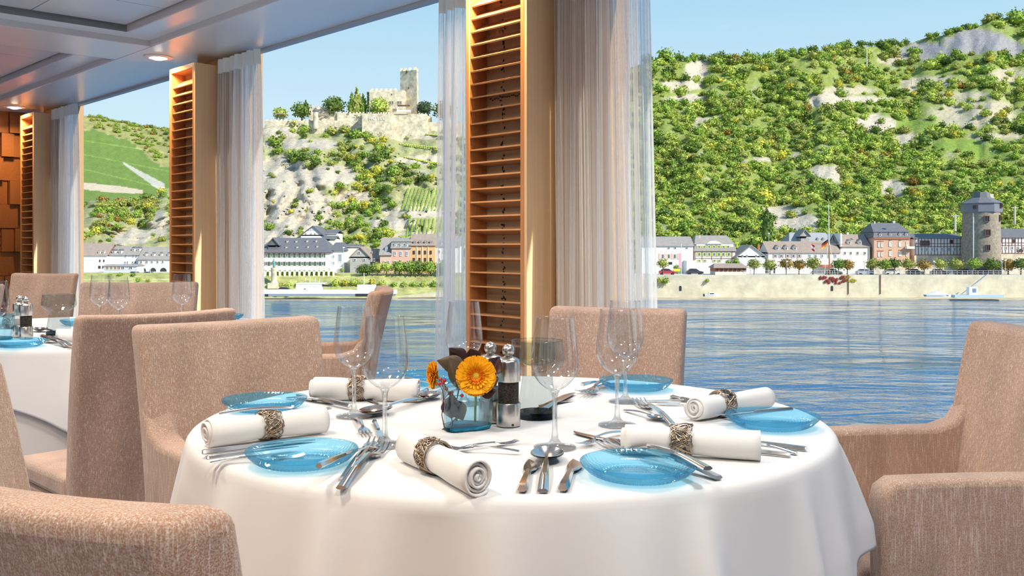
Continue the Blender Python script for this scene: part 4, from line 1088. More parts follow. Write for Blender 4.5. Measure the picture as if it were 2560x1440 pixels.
def scatter(n, x0, x1, y0, y1, r0, r1, cols, keep=lambda px, py: True, surf='near'):
    k = 0; tries = 0
    while k < n and tries < n * 12:
        tries += 1
        px, py = rg.uniform(x0, x1), rg.uniform(y0, y1)
        if surf == 'near' and (py < interp(SKY, px) - 1): continue
        if surf == 'far' and (py < interp(FSK, px) - 1): continue
        if not keep(px, py): continue
        cand.append((rg.uniform(r0, r1) * rg.uniform(.8, 1.1), px, py, rg.choices(list(cols), list(cols.values()))[0], surf)); k += 1
def lush(px, py):
    r, sl, d, v = ground_kind(px, py)
    if v > .25: return False
    if sl > .2: return rg.random() < .03
    if r > .2: return rg.random() < .12
    if d > .2: return rg.random() < .22
    t = (680 - py) / 560
    return rg.random() < (1.0 if py > 330 else .80 if py > 200 else .62)
scatter(2900, 1600, 2640, 120, 670, 5, 19, {'light': 5, 'mid': 5, 'olive': 2.4, 'dark': .9, 'yellow': .4, 'rust': .15}, lush)
scatter(170, 1620, 2640, 470, 670, 14, 26, {'mid': 5, 'light': 3.5, 'dark': 1.6, 'olive': 1.6, 'yellow': .8}, lambda px, py: lush(px, py) and not (1935 < px < 2055 and 525 < py < 600))
for x in range(1624, 2640, 19):                          # trees along the crest
    if rg.random() < .78: cand.append((rg.uniform(9, 17), x + rg.uniform(-6, 6), interp(SKY, x) + rg.uniform(-2, 7), rg.choice(['mid', 'dark', 'olive', 'mid']), 'near'))
for px, py, r, c in [(1662, 142, 26, 'mid'), (1690, 170, 14, 'olive'), (1668, 200, 17, 'mid'), (1648, 225, 15, 'mid'), (1798, 156, 23, 'dark'), (1850, 190, 21, 'dark'), (2287, 138, 20, 'mid'), (2205, 118, 16, 'dark'), (2310, 365, 24, 'dark'), (2540, 60, 30, 'mid'), (2500, 68, 18, 'light'), (2570, 90, 26, 'mid'), (2012, 232, 14, 'dark'), (2390, 138, 13, 'mid'), (2410, 62, 9, 'blue'), (2120, 280, 12, 'rust'), (1918, 560, 25, 'dark'), (1700, 480, 20, 'mid'), (2470, 505, 22, 'yellow'), (2340, 420, 20, 'light')]:
    cand.append((r, px, py, c, 'near'))
def crag(px, py):
    r, sl, d, v = ground_kind(px, py)
    if 985 < px < 1125 and (462 < py < 534 or 545 < py < 600 or 350 < py < 392 or 393 < py < 420): return False
    return (r < .15) or rg.random() < .16
scatter(420, 640, 1175, 330, 610, 3.5, 14, {'mid': 5, 'dark': 2.5, 'olive': 3, 'light': 2.4, 'yellow': 1.3}, crag)
scatter(60, 830, 1000, 430, 660, 7, 16, {'yellow': 5, 'light': 3, 'mid': 2}, crag)
scatter(45, 640, 1130, 600, 668, 7, 15, {'light': 3, 'mid': 4, 'yellow': 3}, lambda px, py: px > 850)
for px, py, r, c in [(735, 322, 20, 'olive'), (760, 332, 18, 'mid'), (800, 330, 17, 'mid'), (830, 338, 18, 'olive'), (862, 332, 17, 'olive'), (890, 345, 19, 'mid'), (925, 352, 15, 'mid'), (700, 384, 15, 'mid'), (688, 365, 22, 'mid'), (735, 405, 22, 'dark'), (760, 400, 20, 'dark'), (790, 415, 17, 'dark'), (940, 405, 22, 'dark'), (960, 395, 18, 'dark'), (985, 440, 22, 'mid'), (1000, 425, 18, 'dark'), (950, 480, 18, 'mid'), (1060, 450, 15, 'dark'), (740, 505, 9, 'dark'), (738, 515, 9, 'dark'), (895, 430, 16, 'light'), (1000, 335, 14, 'dark'), (1020, 350, 16, 'mid'), (960, 565, 14, 'dark'), (675, 650 - 75, 16, 'mid')]:
    cand.append((r, px, py, c, 'near'))
scatter(85, 236, 430, 486, 612, 6, 15, {'mid': 4, 'olive': 4, 'dark': 1.5, 'rust': 1.2, 'yellow': .8, 'light': 1}, lambda px, py: ground_kind(px, py)[0] < .2)
scatter(40, 245, 390, 500, 555, 10, 18, {'olive': 5, 'rust': 1.5, 'mid': 2, 'yellow': 1})
scatter(120, 225, 440, 290, 420, 4, 8.5, {'olive': 5, 'mid': 4, 'rust': .8, 'dark': 1.4}, lambda px, py: py < interp([(-300, 300), (235, 324), (300, 342), (420, 415)], px), 'far')
for x in range(225, 440, 9): cand.append((rg.uniform(4, 7), x, interp(FSK, x) + 2, rg.choice(['mid', 'olive', 'dark']), 'far'))
for px, py, r, c in [(338, 380, 0, 'mid'), (365, 490, 15, 'dark'), (405, 485, 14, 'yellow')]:
    if r: cand.append((r, px, py, c, 'near'))
hid0 = len(cand)
scatter(560, 1150, 1630, 180, 670, 6, 18, {'light': 4, 'mid': 5, 'olive': 2.4, 'dark': 1.2}, lush)          # the slopes behind the columns
scatter(190, 430, 650, 340, 670, 5, 15, {'mid': 4, 'olive': 3, 'dark': 1.5, 'light': 2})
scatter(150, -300, 235, 500, 670, 6, 15, {'mid': 4, 'olive': 4, 'dark': 1.5})
scatter(120, 2640, 2760, 30, 670, 7, 18, {'light': 4, 'mid': 5, 'olive': 2})
hidden = set(id(c) for c in cand[hid0:])
cand.sort(key=lambda c: -c[0])
def spot(px, py, surf):
    if surf == 'near': return hill(px, max(.01, min(1, s_of(px, py))))
    return fhill(px, min(1, (560 - py) / (560 - interp(FSK, px))))
lead = [c for c in cand if c[4] == 'near' and id(c) not in hidden and c[1] < 2575][:300]; ids = set(id(c) for c in lead); rest = [c for c in cand if id(c) not in ids]
KIND = {'dark': 'dark green bush on the hillside above the town', 'mid': 'green bush on the hillside above the town', 'light': 'bright yellowish green bush on the hillside above the town', 'olive': 'olive green bush on the hillside above the town', 'yellow': 'yellow bush on the hillside above the town', 'rust': 'rust brown bush on the hillside above the town', 'blue': 'bluish green bush on the hillside crest'}
for r, px, py, c, sf in lead:
    p = spot(px, py, sf); R = r * p.y / F
    o = link('hillside_bush', bush_me(rg.randrange(5), c), None, None, p + Vector((0, 0, R * .45)), (0, 0, rg.uniform(0, 6.28)), (R, R, R * rg.uniform(.85, 1.1)))
    tag(o, KIND[c], 'bush', 'bushes on the hillside')
vv, ff, cc = [], [], []; base = 0
for r, px, py, c, sf in rest:
    p = spot(px, py, sf); R = r * p.y / F; k = rg.randrange(5)
    v = np.array(FOL[k][0]); a = rg.uniform(0, 6.28); ca_, sa_ = math.cos(a), math.sin(a)
    v = np.stack([v[:, 0] * ca_ - v[:, 1] * sa_, v[:, 0] * sa_ + v[:, 1] * ca_, v[:, 2] * rg.uniform(.85, 1.1)], 1) * R + np.array((p.x, p.y, p.z + R * .45))
    vv.append(v); ff += [tuple(i + base for i in q) for q in FOL[k][1]]; base += len(v)
    col = np.array(LEAF[c]) * rg.uniform(.84, 1.18); cc.append(np.tile(np.append(col, 1.0), (len(v), 1)))
me = bpy.data.meshes.new('hillside_shrubs'); me.from_pydata(np.concatenate(vv).tolist(), [], ff)
ca = me.color_attributes.new('Col', 'FLOAT_COLOR', 'POINT'); ca.data.foreach_set('color', np.concatenate(cc).astype(np.float32).ravel())
o = link('hillside_shrubs', me, col_mat('shrub_leaves', .75, scale=1.2, amt=.22, bump=0)); tag(o, 'dense small shrubs covering the hillsides', 'shrubs', kind='stuff')

# vineyard plots in rows
def vineyard(label, rows, w_px, m='mid'):
    """rows: ((px,py) lower end, (px,py) upper end)"""
    c0 = spot(*rows[0][0], 'near'); t = thing('vineyard', label, 'vineyard', c0)
    for k, (a, b) in enumerate(rows):
        mb = MB(); n = 22
        r2 = random.Random(k)
        for q in range(n):
            s = q / (n - 1); p = spot(a[0] + (b[0] - a[0]) * s, a[1] + (b[1] - a[1]) * s, 'near') - c0; R = w_px * c0.y / F
            fv, f_ = FOL[q % 5]
            vs_ = [(p.x + x * R, p.y + y * R * 1.3, p.z + R * .6 + z * R) for x, y, z in fv[:42]]
            mb.add(vs_, [f for f in f_ if max(f) < 42])
        mb.build('vine_row', M_LEAF[m], t, fix=False)
vineyard('larger vineyard plot of straight rows below the castle', [((1004 + k * 9.2, 528), (1020 + k * 9.2, 474)) for k in range(12)], 4.2)
vineyard('smaller vineyard plot just above the brick houses', [((1016 + k * 10, 598), (1024 + k * 10, 550)) for k in range(11)], 4.2)
vineyard('terrace of vine rows right below the castle wall', [((1000, 362), (1125, 376)), ((1012, 366), (1125, 382)), ((1012, 396), (1125, 416)), ((1060, 338), (1125, 345)), ((1040, 402), (1125, 420))], 4.5, 'light')
# ================================================================== OUTSIDE: the town and the castle
WH = mat('white_render', (0.82, 0.80, 0.77), .9, spec=.1, nscale=.5, namt=.03)
CREAM = mat('cream_render', (0.80, 0.74, 0.62), .9, spec=.1)
PINK = mat('pink_render', (0.70, 0.47, 0.38), .9, spec=.1)
ORANGE = mat('orange_render', (0.74, 0.43, 0.22), .9, spec=.1)
BRICK = mat('pale_brick', (0.62, 0.40, 0.29), .9, spec=.1, nscale=2, namt=.1)
SLATE_M = mat('slate_roof', (0.135, 0.135, 0.15), .7, nscale=1.5, namt=.15)
GREYROOF = mat('grey_roof', (0.30, 0.27, 0.245), .8, nscale=1.5, namt=.15)
BROWNROOF = mat('brown_roof', (0.32, 0.25, 0.205), .8, nscale=1.5, namt=.15)
SLATEW = mat('slate_hung_wall', (0.40, 0.385, 0.37), .8, nscale=2, namt=.15)
TIMBER = mat('red_timber', (0.24, 0.085, 0.06), .8)
STONE = mat('castle_stone', (0.62, 0.54, 0.41), .95, spec=.05, nscale=.55, namt=.42, bump=1.0, bscale=1.8)
DSTONE = mat('dark_tower_stone', (0.30, 0.255, 0.20), .95, spec=.05, nscale=1.6, namt=.35, bump=.8, bscale=3)
GREENSH = mat('green_shutter', (0.07, 0.12, 0.07), .6); LIMESH = mat('lime_shutter', (0.42, 0.50, 0.10), .6); MAUVESH = mat('mauve_shutter', (0.40, 0.30, 0.30), .6)
PANE_D = mat('dark_pane', (0.035, 0.035, 0.045), .15); PANE_B = mat('bluish_pane', (0.20, 0.27, 0.36), .1)
FRM = mat('window_paint', (0.80, 0.80, 0.78), .6); BFRM = mat('brown_window_paint', (0.16, 0.08, 0.05), .6)
CHIM = mat('chimney_render', (0.62, 0.56, 0.50), .9); RED = mat('terracotta', (0.50, 0.16, 0.08), .8)
_wm = {}
def win_me(fr, gl):
    if (fr.name, gl.name) not in _wm:
        m = MB(); w_ = .10
        m.box(-.5, .5, -.5, .5, .5 - w_, .5).box(-.5, .5, -.5, .5, -.5, -.5 + w_).box(-.5, -.5 + w_, -.5, .5, -.5 + w_, .5 - w_).box(.5 - w_, .5, -.5, .5, -.5 + w_, .5 - w_).box(-.035, .035, -.4, .4, -.4, .4)
        nf = len(m.f); m.box(-.4, .4, -.15, .3, -.4, .4)
        me = m.mesh('window'); me.materials.append(fr); me.materials.append(gl)
        for i, p in enumerate(me.polygons): p.material_index = 0 if i < nf else 1
        _wm[fr.name, gl.name] = me
    return _wm[fr.name, gl.name]
class House:
    def __init__(s, name, label, x0, x1, yb, D, cat='house', group='houses of the riverside town'):
        s.D = D; s.k = D / F; s.mid = (x0 + x1) / 2; s.x0, s.x1, s.yb = x0, x1, yb
        s.t = thing(name, label, cat, P(s.mid, yb, D), 0, group)
    def X(s, px): return (px - s.mid) * s.k
    def Z(s, py): return (s.yb - py) * s.k
    def walls(s, m, ye, dep=9, x0=None, x1=None, y0=0.0, name='wall', ybot=None):
        z0 = -2.5 if ybot is None else s.Z(ybot)
        return MB().box(s.X(x0 or s.x0), s.X(x1 or s.x1), y0, y0 + dep, z0, s.Z(ye)).build(name, m, s.t)
    def roof_side(s, m, ye, yr, dep=9, x0=None, x1=None, gable=None, y0=0.0, oh=.35):
        a, b = s.X(x0 or s.x0), s.X(x1 or s.x1); ze, zr = s.Z(ye), s.Z(yr)
        s.ze, s.zr, s.dep, s.ry0 = ze, zr, dep, y0
        o = MB().prism([(y0 - oh, ze - .12), (y0 + dep / 2, zr), (y0 + dep + oh, ze - .12), (y0 + dep / 2, zr - .35)], a - .25, b + .25, axis='x').build('roof', m, s.t)
        if gable: MB().prism([(y0, ze - .3), (y0 + dep / 2, zr - .4), (y0 + dep, ze - .3)], a, b, axis='x').build('gable', gable, s.t)
        return o
    def roof_hip(s, m, ye, yr, dep=9, x0=None, x1=None, inset=30, y0=0.0, oh=.5):
        a, b = s.X(x0 or s.x0) - oh, s.X(x1 or s.x1) + oh; ze, zr = s.Z(ye), s.Z(yr); i_ = inset * s.k
        s.ze, s.zr, s.dep, s.ry0 = ze, zr, dep, y0
        return MB().add([(a, y0 - oh, ze), (b, y0 - oh, ze), (b, y0 + dep + oh, ze), (a, y0 + dep + oh, ze), (a + i_, y0 + dep / 2, zr), (b - i_, y0 + dep / 2, zr)], [(0, 1, 5, 4), (1, 2, 5), (2, 3, 4, 5), (3, 0, 4), (0, 3, 2, 1)]).build('roof', m, s.t)
    def roof_front(s, m, wall, ye, yr, dep=9, x0=None, x1=None, cx=None, y0=0.0):
        a, b = s.X(x0 or s.x0), s.X(x1 or s.x1); c = s.X(cx) if cx else (a + b) / 2; ze, zr = s.Z(ye), s.Z(yr)
        MB().prism([(a, ze - .3), (b, ze - .3), (b, ze), (c, zr - .25), (a, ze)], y0, y0 + dep).build('gable', wall, s.t)
        for e_ in (a - .3, b + .3):
            MB().prism([(e_, ze - .15), (c, zr), (c, zr - .3), (e_, ze - .45)], y0 - .35, y0 + dep).build('roof', m, s.t)
    def mansard(s, m, ye, ym, yr, dep=9, inset=8, inset2=26):
        a, b = s.X(s.x0) - .3, s.X(s.x1) + .3; i1, i2 = inset * s.k, inset2 * s.k; ze, zm, zr = s.Z(ye), s.Z(ym), s.Z(yr)
        s.ze, s.zr, s.dep, s.ry0 = ze, zm, i1 * 2.0, 0
        MB().add([(a, -.3, ze), (b, -.3, ze), (b, dep + .3, ze), (a, dep + .3, ze), (a + i1, i1, zm), (b - i1, i1, zm), (b - i1, dep - i1, zm), (a + i1, dep - i1, zm)], [(0, 1, 5, 4), (1, 2, 6, 5), (2, 3, 7, 6), (3, 0, 4, 7), (0, 3, 2, 1)]).build('lower_roof', m, s.t)
        MB().add([(a + i1 - .2, i1 - .2, zm), (b - i1 + .2, i1 - .2, zm), (b - i1 + .2, dep - i1 + .2, zm), (a + i1 - .2, dep - i1 + .2, zm), (a + i2, dep / 2, zr), (b - i2, dep / 2, zr)], [(0, 1, 5, 4), (1, 2, 5), (2, 3, 4, 5), (3, 0, 4), (0, 3, 2, 1)]).build('roof', m, s.t)
    def win(s, px, py, w_, h, fr=FRM, gl=PANE_D, y0=0.0):
        o = link('window', win_me(fr, gl), None, s.t, (s.X(px), y0 - .02, s.Z(py)), None, (w_ * s.k, .22, h * s.k)); return o
    def wins(s, xs, ys, w_, h, shut=None, fr=FRM, gl=PANE_D, y0=0.0, sw=.55):
        for y in ys:
            for x in xs:
                s.win(x, y, w_, h, fr, gl, y0)
                if shut:
                    for q in (-1, 1): cube('shutter', shut, s.t, (s.X(x + q * w_ * (.5 + sw / 2 + .06)), y0 - .05, s.Z(y)), (w_ * sw * s.k, .12, h * s.k))
    def dormers(s, lst, w_, h, wall, roof, fr=FRM, gl=PANE_D):
        for x, y in lst:
            z = s.Z(y); q = max(0, min(.9, (z - h * s.k * .4 - s.ze) / max(.1, s.zr - s.ze))); yy = s.ry0 + q * s.dep / 2 - .12
            cube('dormer', wall, s.t, (s.X(x), yy + 1.0, z), (w_ * s.k, 2.0, h * s.k))
            s.win(x, y, w_ * .62, h * .75, fr, gl, yy - .03)
            hw = w_ * s.k * .62; zt = z + h * s.k * .5
            MB().prism([(-hw, -.08), (hw, -.08), (0, hw * .8)], 0, 2.4).build('dormer_roof', roof, s.t, loc=(s.X(x), yy - .15, zt))
    def chim(s, px, ytop, h=10, w_=4, y=None, m=None):
        cube('chimney', m or CHIM, s.t, (s.X(px), (y if y is not None else s.dep / 2), s.Z(ytop + h / 2)), (w_ * s.k, w_ * s.k, h * s.k))

# ---- right bank, left to right
h = House('town_house', 'white house with salmon window surrounds right beside the wide curtain', 1605, 1733, 684, 245)
h.walls(WH, 614, 10); h.roof_side(GREYROOF, 614, 591, 10, gable=WH); h.wins([1657, 1672, 1687], [641], 5.5, 12); h.wins([1672, 1688, 1717], [620], 5, 5)
for x in (1649, 1664, 1680, 1695): cube('wall_panel', PINK, h.t, (h.X(x), -.04, h.Z(641)), (5 * h.k, .1, 14 * h.k))
cube('door', PANE_D, h.t, (h.X(1676), -.05, h.Z(658)), (9 * h.k, .1, 6 * h.k)); h.chim(1697, 589, 6, 3)
cube('garage', WH, h.t, (h.X(1720), -2.2, h.Z(668)), (22 * h.k, 4.4, 34 * h.k))
h = House('town_house', 'half timbered mansard house with lime green shutters', 1737, 1838, 684, 246)
h.walls(mat('lilac_render', (.74, .66, .66), .9), 628, 10); h.mansard(GREYROOF, 628, 611, 588, 10, 4, 14); h.wins([1748, 1761, 1773, 1785, 1797, 1808, 1822], [636], 5, 9, LIMESH); h.wins([1748, 1762, 1786, 1798], [652], 4, 6, LIMESH)
h.walls(WH, 611, 8, 1741, 1834, 0.15, 'upper_wall', 628); h.wins([1748, 1761, 1773, 1785, 1797, 1809, 1820], [618], 5, 8, LIMESH, y0=.15)
MB().prism([(-20 * h.k, 0), (20 * h.k, 0), (13 * h.k, 5 * h.k), (5 * h.k, 8 * h.k), (-5 * h.k, 8 * h.k), (-13 * h.k, 5 * h.k)], -.2, 1.5).build('pediment', CREAM, h.t, loc=(h.X(1785), 0, h.Z(610)))
for x in (1738.5, 1755, 1779, 1803, 1830): cube('timber', TIMBER, h.t, (h.X(x), -.03, h.Z(640)), (.12, .08, 20 * h.k))
for y in (629, 646): cube('timber', TIMBER, h.t, (0, -.03, h.Z(y)), (100 * h.k, .08, .12))
h.chim(1750, 588, 8, 3)
h = House('town_house', 'small white gable house between the mansard house and the long house', 1843, 1913, 684, 243)
h.roof_front(GREYROOF, WH, 640, 612, 10, cx=1878); h.walls(WH, 640, 10); h.wins([1856, 1867, 1890, 1900], [640], 4, 6, gl=PANE_D); h.chim(1907, 613, 12, 5, 4, RED)
h = House('grey_roof_house', 'grey roofed house standing behind the long white house', 1976, 2086, 640, 258)
h.walls(SLATEW, 604, 9); h.roof_hip(mat('pale_slate', (.34, .34, .35), .8), 606, 581, 9, inset=14); h.walls(SLATEW, 596, 5, 1999, 2019, -1.2, 'gable_tower'); h.roof_front(GREYROOF, SLATEW, 588, 573, 6, 1998, 2020, y0=-1.3); h.dormers([(2046, 600), (2060, 600)], 6, 6, SLATEW, GREYROOF, gl=PANE_B)
h = House('town_house', 'long low white house with three small dormers', 1921, 2100, 684, 244)
h.walls(WH, 631, 10); h.roof_side(BROWNROOF, 631, 603, 10, gable=WH); h.wins([1938, 1953, 1969, 1983, 1998], [640], 5, 9, MAUVESH); h.wins([2024, 2039, 2055, 2072, 2088], [640], 5.5, 9, gl=PANE_B)
h.dormers([(1946, 621), (1968, 621), (1990, 621)], 9, 9, WH, BROWNROOF); h.chim(1950, 599, 5, 4)
cube('awning', RED, h.t, (h.X(2070), -1.4, h.Z(664)), (45 * h.k, 2.8, .5)); cube('shopfront', CREAM, h.t, (h.X(1965), -.6, h.Z(673)), (85 * h.k, 1.2, 22 * h.k)); cube('shop_door', PANE_D, h.t, (h.X(1933), -1.22, h.Z(676)), (4 * h.k, .1, 14 * h.k))
h = House('town_house', 'cream house with two dormers left of the brick house', 2101, 2175, 684, 246)
h.walls(mat('cream_white', (.82, .78, .66), .9), 616, 10); h.roof_side(BROWNROOF, 616, 585, 10, gable=WH); h.wins([2112, 2127, 2144, 2162], [633], 5, 8); h.dormers([(2126, 607), (2152, 607)], 8, 10, WH, BROWNROOF)
cube('party_wall', WH, h.t, (h.X(2103), 5, h.Z(603)), (4 * h.k, 10, 40 * h.k)); h.chim(2136, 580, 10, 5)
h = House('brick_house', 'tall pale brick house with slate mansard roof', 2185, 2274, 684, 245)
h.walls(BRICK, 594, 10); h.mansard(SLATE_M, 594, 580, 556, 10, 4, 12); h.dormers([(2200, 588), (2225, 587), (2249, 587), (2265, 587)], 7, 8, WH, SLATE_M)
h.wins([2197, 2205], [612, 636], 5, 12, fr=CREAM, gl=FRM); h.wins([2226, 2250], [610, 634], 7.5, 13, fr=CREAM, gl=FRM); h.wins([2267], [610, 636], 4, 11, fr=CREAM, gl=FRM)
for x, y in ((2197, 604), (2205, 604), (2226, 601.5), (2250, 601.5), (2197, 628), (2205, 628), (2226, 626), (2250, 626)): cube('brick_arch', RED, h.t, (h.X(x), -.06, h.Z(y - 1)), (7 * h.k, .14, 1.6 * h.k))
cube('cornice', RED, h.t, (0, -.1, h.Z(596)), (90 * h.k, .3, 3 * h.k)); h.chim(2236, 552, 6, 5); h.chim(2188, 553, 6, 3)
MB().box(h.X(2262), h.X(2282), -1.3, 0, h.Z(622), h.Z(616)).build('balcony', CREAM, h.t)
def timbered(label, x0, x1, ye, yr, D, wx, stone_y, extra):
    h = House('half_timbered_house', label, x0, x1, 684, D)
    h.walls(WH, ye, 9, ybot=stone_y); h.walls(STONE, stone_y, 9, name='stone_base'); h.roof_side(SLATE_M, ye, yr, 9, gable=WH)
    x = x0 + 2
    while x < x1: cube('timber', TIMBER, h.t, (h.X(x), -.04, h.Z((ye + stone_y) / 2)), (.13, .1, (stone_y - ye) * h.k)); x += 8
    for y in (ye + 1, ye + 14, (ye + stone_y) / 2, stone_y - 1): cube('timber', TIMBER, h.t, (0, -.045, h.Z(y)), ((x1 - x0) * h.k, .1, .14))
    h.wins(wx, [(ye + stone_y) / 2 + 7], 5.5, 9, gl=PANE_B)
    for a in extra: h.win(*a, fr=BFRM)
    return h
timbered('half timbered house with a big dark opening left of the round tower', 2286, 2408, 595, 584, 246, [2304, 2317, 2330, 2342, 2354, 2372, 2386, 2399], 638, [(2312, 608, 24, 13), (2378, 604, 8, 9)])
timbered('half timbered house right of the round tower at the picture edge', 2496, 2620, 593, 571, 246, [2502, 2515, 2530, 2545, 2558], 634, [(2535, 603, 8, 10), (2550, 626, 16, 8), (2500, 602, 7, 8)])
# ---- round tower
crn = 0
for px0, px1 in ((150, 330), (330, 640)):
    t = MB().box(P(px0, 0, 239).x, P(px1, 0, 239).x, 238.4, 239.4, ZW, P(0, 697, 239).z).build('bank_wall', STONE); tag(t, 'pale stone bank wall at the foot of the left town, ' + ('left part behind the wine glasses' if px0 < 200 else 'right part towards the middle column'), 'wall')
D = 241; k = D / F; tw = thing('round_tower', 'round dark stone tower with octagonal slate top', 'tower', P(2453, 684, D), 0)
MB().lathe([(46 * k, -2.5), (45.5 * k, 20 * k), (43.5 * k, 120 * k), (43 * k, 156 * k), (0, 156 * k)], 40).build('tower_wall', DSTONE, tw, smooth=True, angle=40)
MB().lathe([(0, 152 * k), (47 * k, 152 * k), (48 * k, 154 * k), (48 * k, 176 * k), (0, 176 * k)], 8).build('slate_storey', mat('slate_cladding', (.17, .18, .21), .45), tw, rot=(0, 0, .2))
MB().lathe([(51 * k, 175 * k), (30 * k, 186 * k), (22 * k, 190 * k), (18 * k, 203 * k), (0, 204 * k)], 8).build('tower_roof', SLATE_M, tw, rot=(0, 0, .2))
for px, py, w_, h_ in ((2445, 548, 12, 15), (2484, 546, 8, 15), (2447, 582, 14, 16), (2448, 619, 10, 15), (2421, 519, 8, 9), (2487, 515, 9, 11)):
    dx = (px - 2453) * k; r_ = 44.5 * k if py > 530 else 46.5 * k; dy = -math.sqrt(max(.1, r_ * r_ - dx * dx)); a = math.atan2(dy, dx)
    link('window', win_me(BFRM, PANE_D), None, tw, (dx, dy, (684 - py) * k), (0, 0, a + PI / 2), (w_ * k, .5, h_ * k))
cube('chimney', CHIM, tw, (28 * k, 8 * k, 190 * k), (10 * k, 8 * k, 18 * k)); MB().tube([(-34 * k, -30 * k, 0), (-34 * k, -30 * k, 150 * k)], .12, 6).build('drainpipe', FRM, tw)
# ---- kiosk on the quay
h = House('quay_pavilion', 'low brick pavilion with window band on the quay', 1788, 1866, 688, 232)
h.walls(mat('grey_render', (.62, .58, .52), .9), 679, 6); h.walls(RED, 670, 6, name='brick_band', ybot=679); h.roof_hip(BROWNROOF, 670, 659, 6, inset=9); h.wins([1793 + 11 * i for i in range(7)], [675], 7, 6, fr=BFRM)
# ---- upper terrace walls behind the trees on the right
t = MB().box(P(2180, 0, 243).x, P(2700, 0, 243).x, 242, 243, ZQ - 1, P(0, 662, 243).z).build('terrace_wall', STONE); tag(t, 'pale stone terrace wall behind the quay trees below the tower', 'wall')
# ---- middle window
h = House('grand_white_house', 'long white house with dark slate hipped roof and green shutters', 640, 826, 690, 248)
h.walls(WH, 631, 14); h.roof_hip(SLATE_M, 631, 594, 14, inset=34); cube('cornice', RED, h.t, (0, -.2, h.Z(632)), (188 * h.k, .4, 1.6 * h.k))
xs = [666 + 12.8 * i for i in range(12)]
h.wins(xs, [638.5, 659], 6, 9.5, GREENSH, sw=.5); h.dormers([(687, 619), (711, 619), (738, 619), (765, 618), (788, 617)], 5, 6, CREAM, SLATE_M); h.dormers([(707, 604), (730, 604), (757, 603), (780, 603)], 5, 6, CREAM, SLATE_M)
h = House('white_chapel_house', 'white gable house with small square windows above the grand white house', 752, 836, 600, 262)
h.roof_front(SLATE_M, WH, 587, 564, 12, 752, 808, cx=782); h.walls(WH, 587, 12, 752, 808); h.walls(WH, 583, 10, 806, 834, 4, 'side_wing'); h.roof_side(SLATE_M, 583, 572, 10, 806, 834, y0=4)
h.wins([765, 778, 788], [584.5], 2.4, 4); h.wins([773, 777, 781, 785], [574.5], 1.4, 2.6); h.wins([777, 780], [570], 1.4, 2.6)
h = House('slate_annex', 'slate roofed annex with tall glazed windows right of the grand white house', 826, 860, 690, 250)
h.walls(WH, 626, 9); h.roof_hip(SLATE_M, 626, 606, 9, inset=10); h.wins([850], [645], 9, 22, gl=PANE_B); h.wins([832], [642, 658], 9, 9, gl=PANE_B)
h = House('yellow_house', 'small yellowish house behind the slate roofs', 808, 838, 640, 258); h.walls(CREAM, 597, 6); h.roof_side(SLATE_M, 597, 589, 6); h.wins([818], [599], 14, 4, fr=BFRM)
h = House('slate_hung_house', 'grey slate hung house with brown half hipped roof', 875, 946, 690, 247)
h.roof_front(BROWNROOF, SLATEW, 642, 616, 10, 875, 925, cx=900); h.walls(SLATEW, 642, 10, 875, 925); h.walls(BROWNROOF, 650, 8, 925, 948, 1, 'side_wing'); h.roof_side(BROWNROOF, 648, 622, 9, 910, 948, y0=1); h.win(898, 632, 6, 5); h.win(887, 650, 6, 6); h.win(911, 650, 6, 6); h.wins([929, 936], [650], 4, 8, gl=PANE_B); h.dormers([(926, 632), (933, 632)], 4, 5, WH, BROWNROOF)
h = House('tan_house', 'tan flat fronted house half hidden by the slate hung house', 862, 900, 690, 254); h.walls(CREAM, 616, 8); h.roof_side(SLATE_M, 616, 611, 8)
h = House('pink_house', 'narrow pink house with grey dormer left of the brick villa', 950, 979, 690, 246)
h.walls(PINK, 637, 9); h.roof_side(GREYROOF, 637, 594, 9, gable=PINK); h.wins([960, 971], [656], 4.5, 9, gl=PANE_B); h.dormers([(965, 623)], 8, 12, WH, GREYROOF, gl=PANE_B)
h = House('brick_villa', 'pink brick villa with three white arched dormers', 979, 1026, 690, 246)
h.walls(mat('pink_brick', (.68, .42, .34), .9), 621, 9); h.mansard(GREYROOF, 621, 604, 594, 9, 3, 8); h.wins([987, 1002, 1017], [634], 5.5, 12, gl=PANE_B); h.dormers([(988, 614), (1002, 614), (1016, 614)], 7, 10, WH, GREYROOF, gl=PANE_B); h.win(1002, 655, 6, 9); h.win(988, 656, 6, 8)
h = House('orange_house', 'orange house with tall grey brown roof and four dormers', 1026, 1088, 690, 246)
h.walls(ORANGE, 613, 10); h.roof_side(BROWNROOF, 613, 584, 10, gable=ORANGE); h.wins([1035, 1049, 1063, 1077], [631, 649], 5, 9, fr=BFRM); h.dormers([(1035, 606), (1049, 606), (1063, 606), (1076, 606)], 6, 7, BFRM, BROWNROOF); h.chim(1037, 580, 6, 4); h.chim(1066, 580, 6, 4); h.chim(1093, 580, 10, 4)
for x in (1042, 1056, 1070): cube('pilaster', CREAM, h.t, (h.X(x), -.06, h.Z(640)), (1.6 * h.k, .14, 54 * h.k))
h = House('white_end_house', 'white house with grey roof right of the orange house', 1088, 1150, 690, 247); h.walls(WH, 615, 9); h.roof_side(GREYROOF, 615, 590, 9); h.wins([1098, 1110, 1122], [629, 649], 5, 7); h.dormers([(1101, 608)], 7, 7, WH, GREYROOF)
h = House('dark_gable_house', 'dark slate gable at the curtain edge left of the grand white house', 655, 682, 690, 243); h.walls(SLATE_M, 618, 3, 655, 680, 6); h.roof_front(SLATE_M, SLATE_M, 610, 593, 3, 655, 681, y0=6)
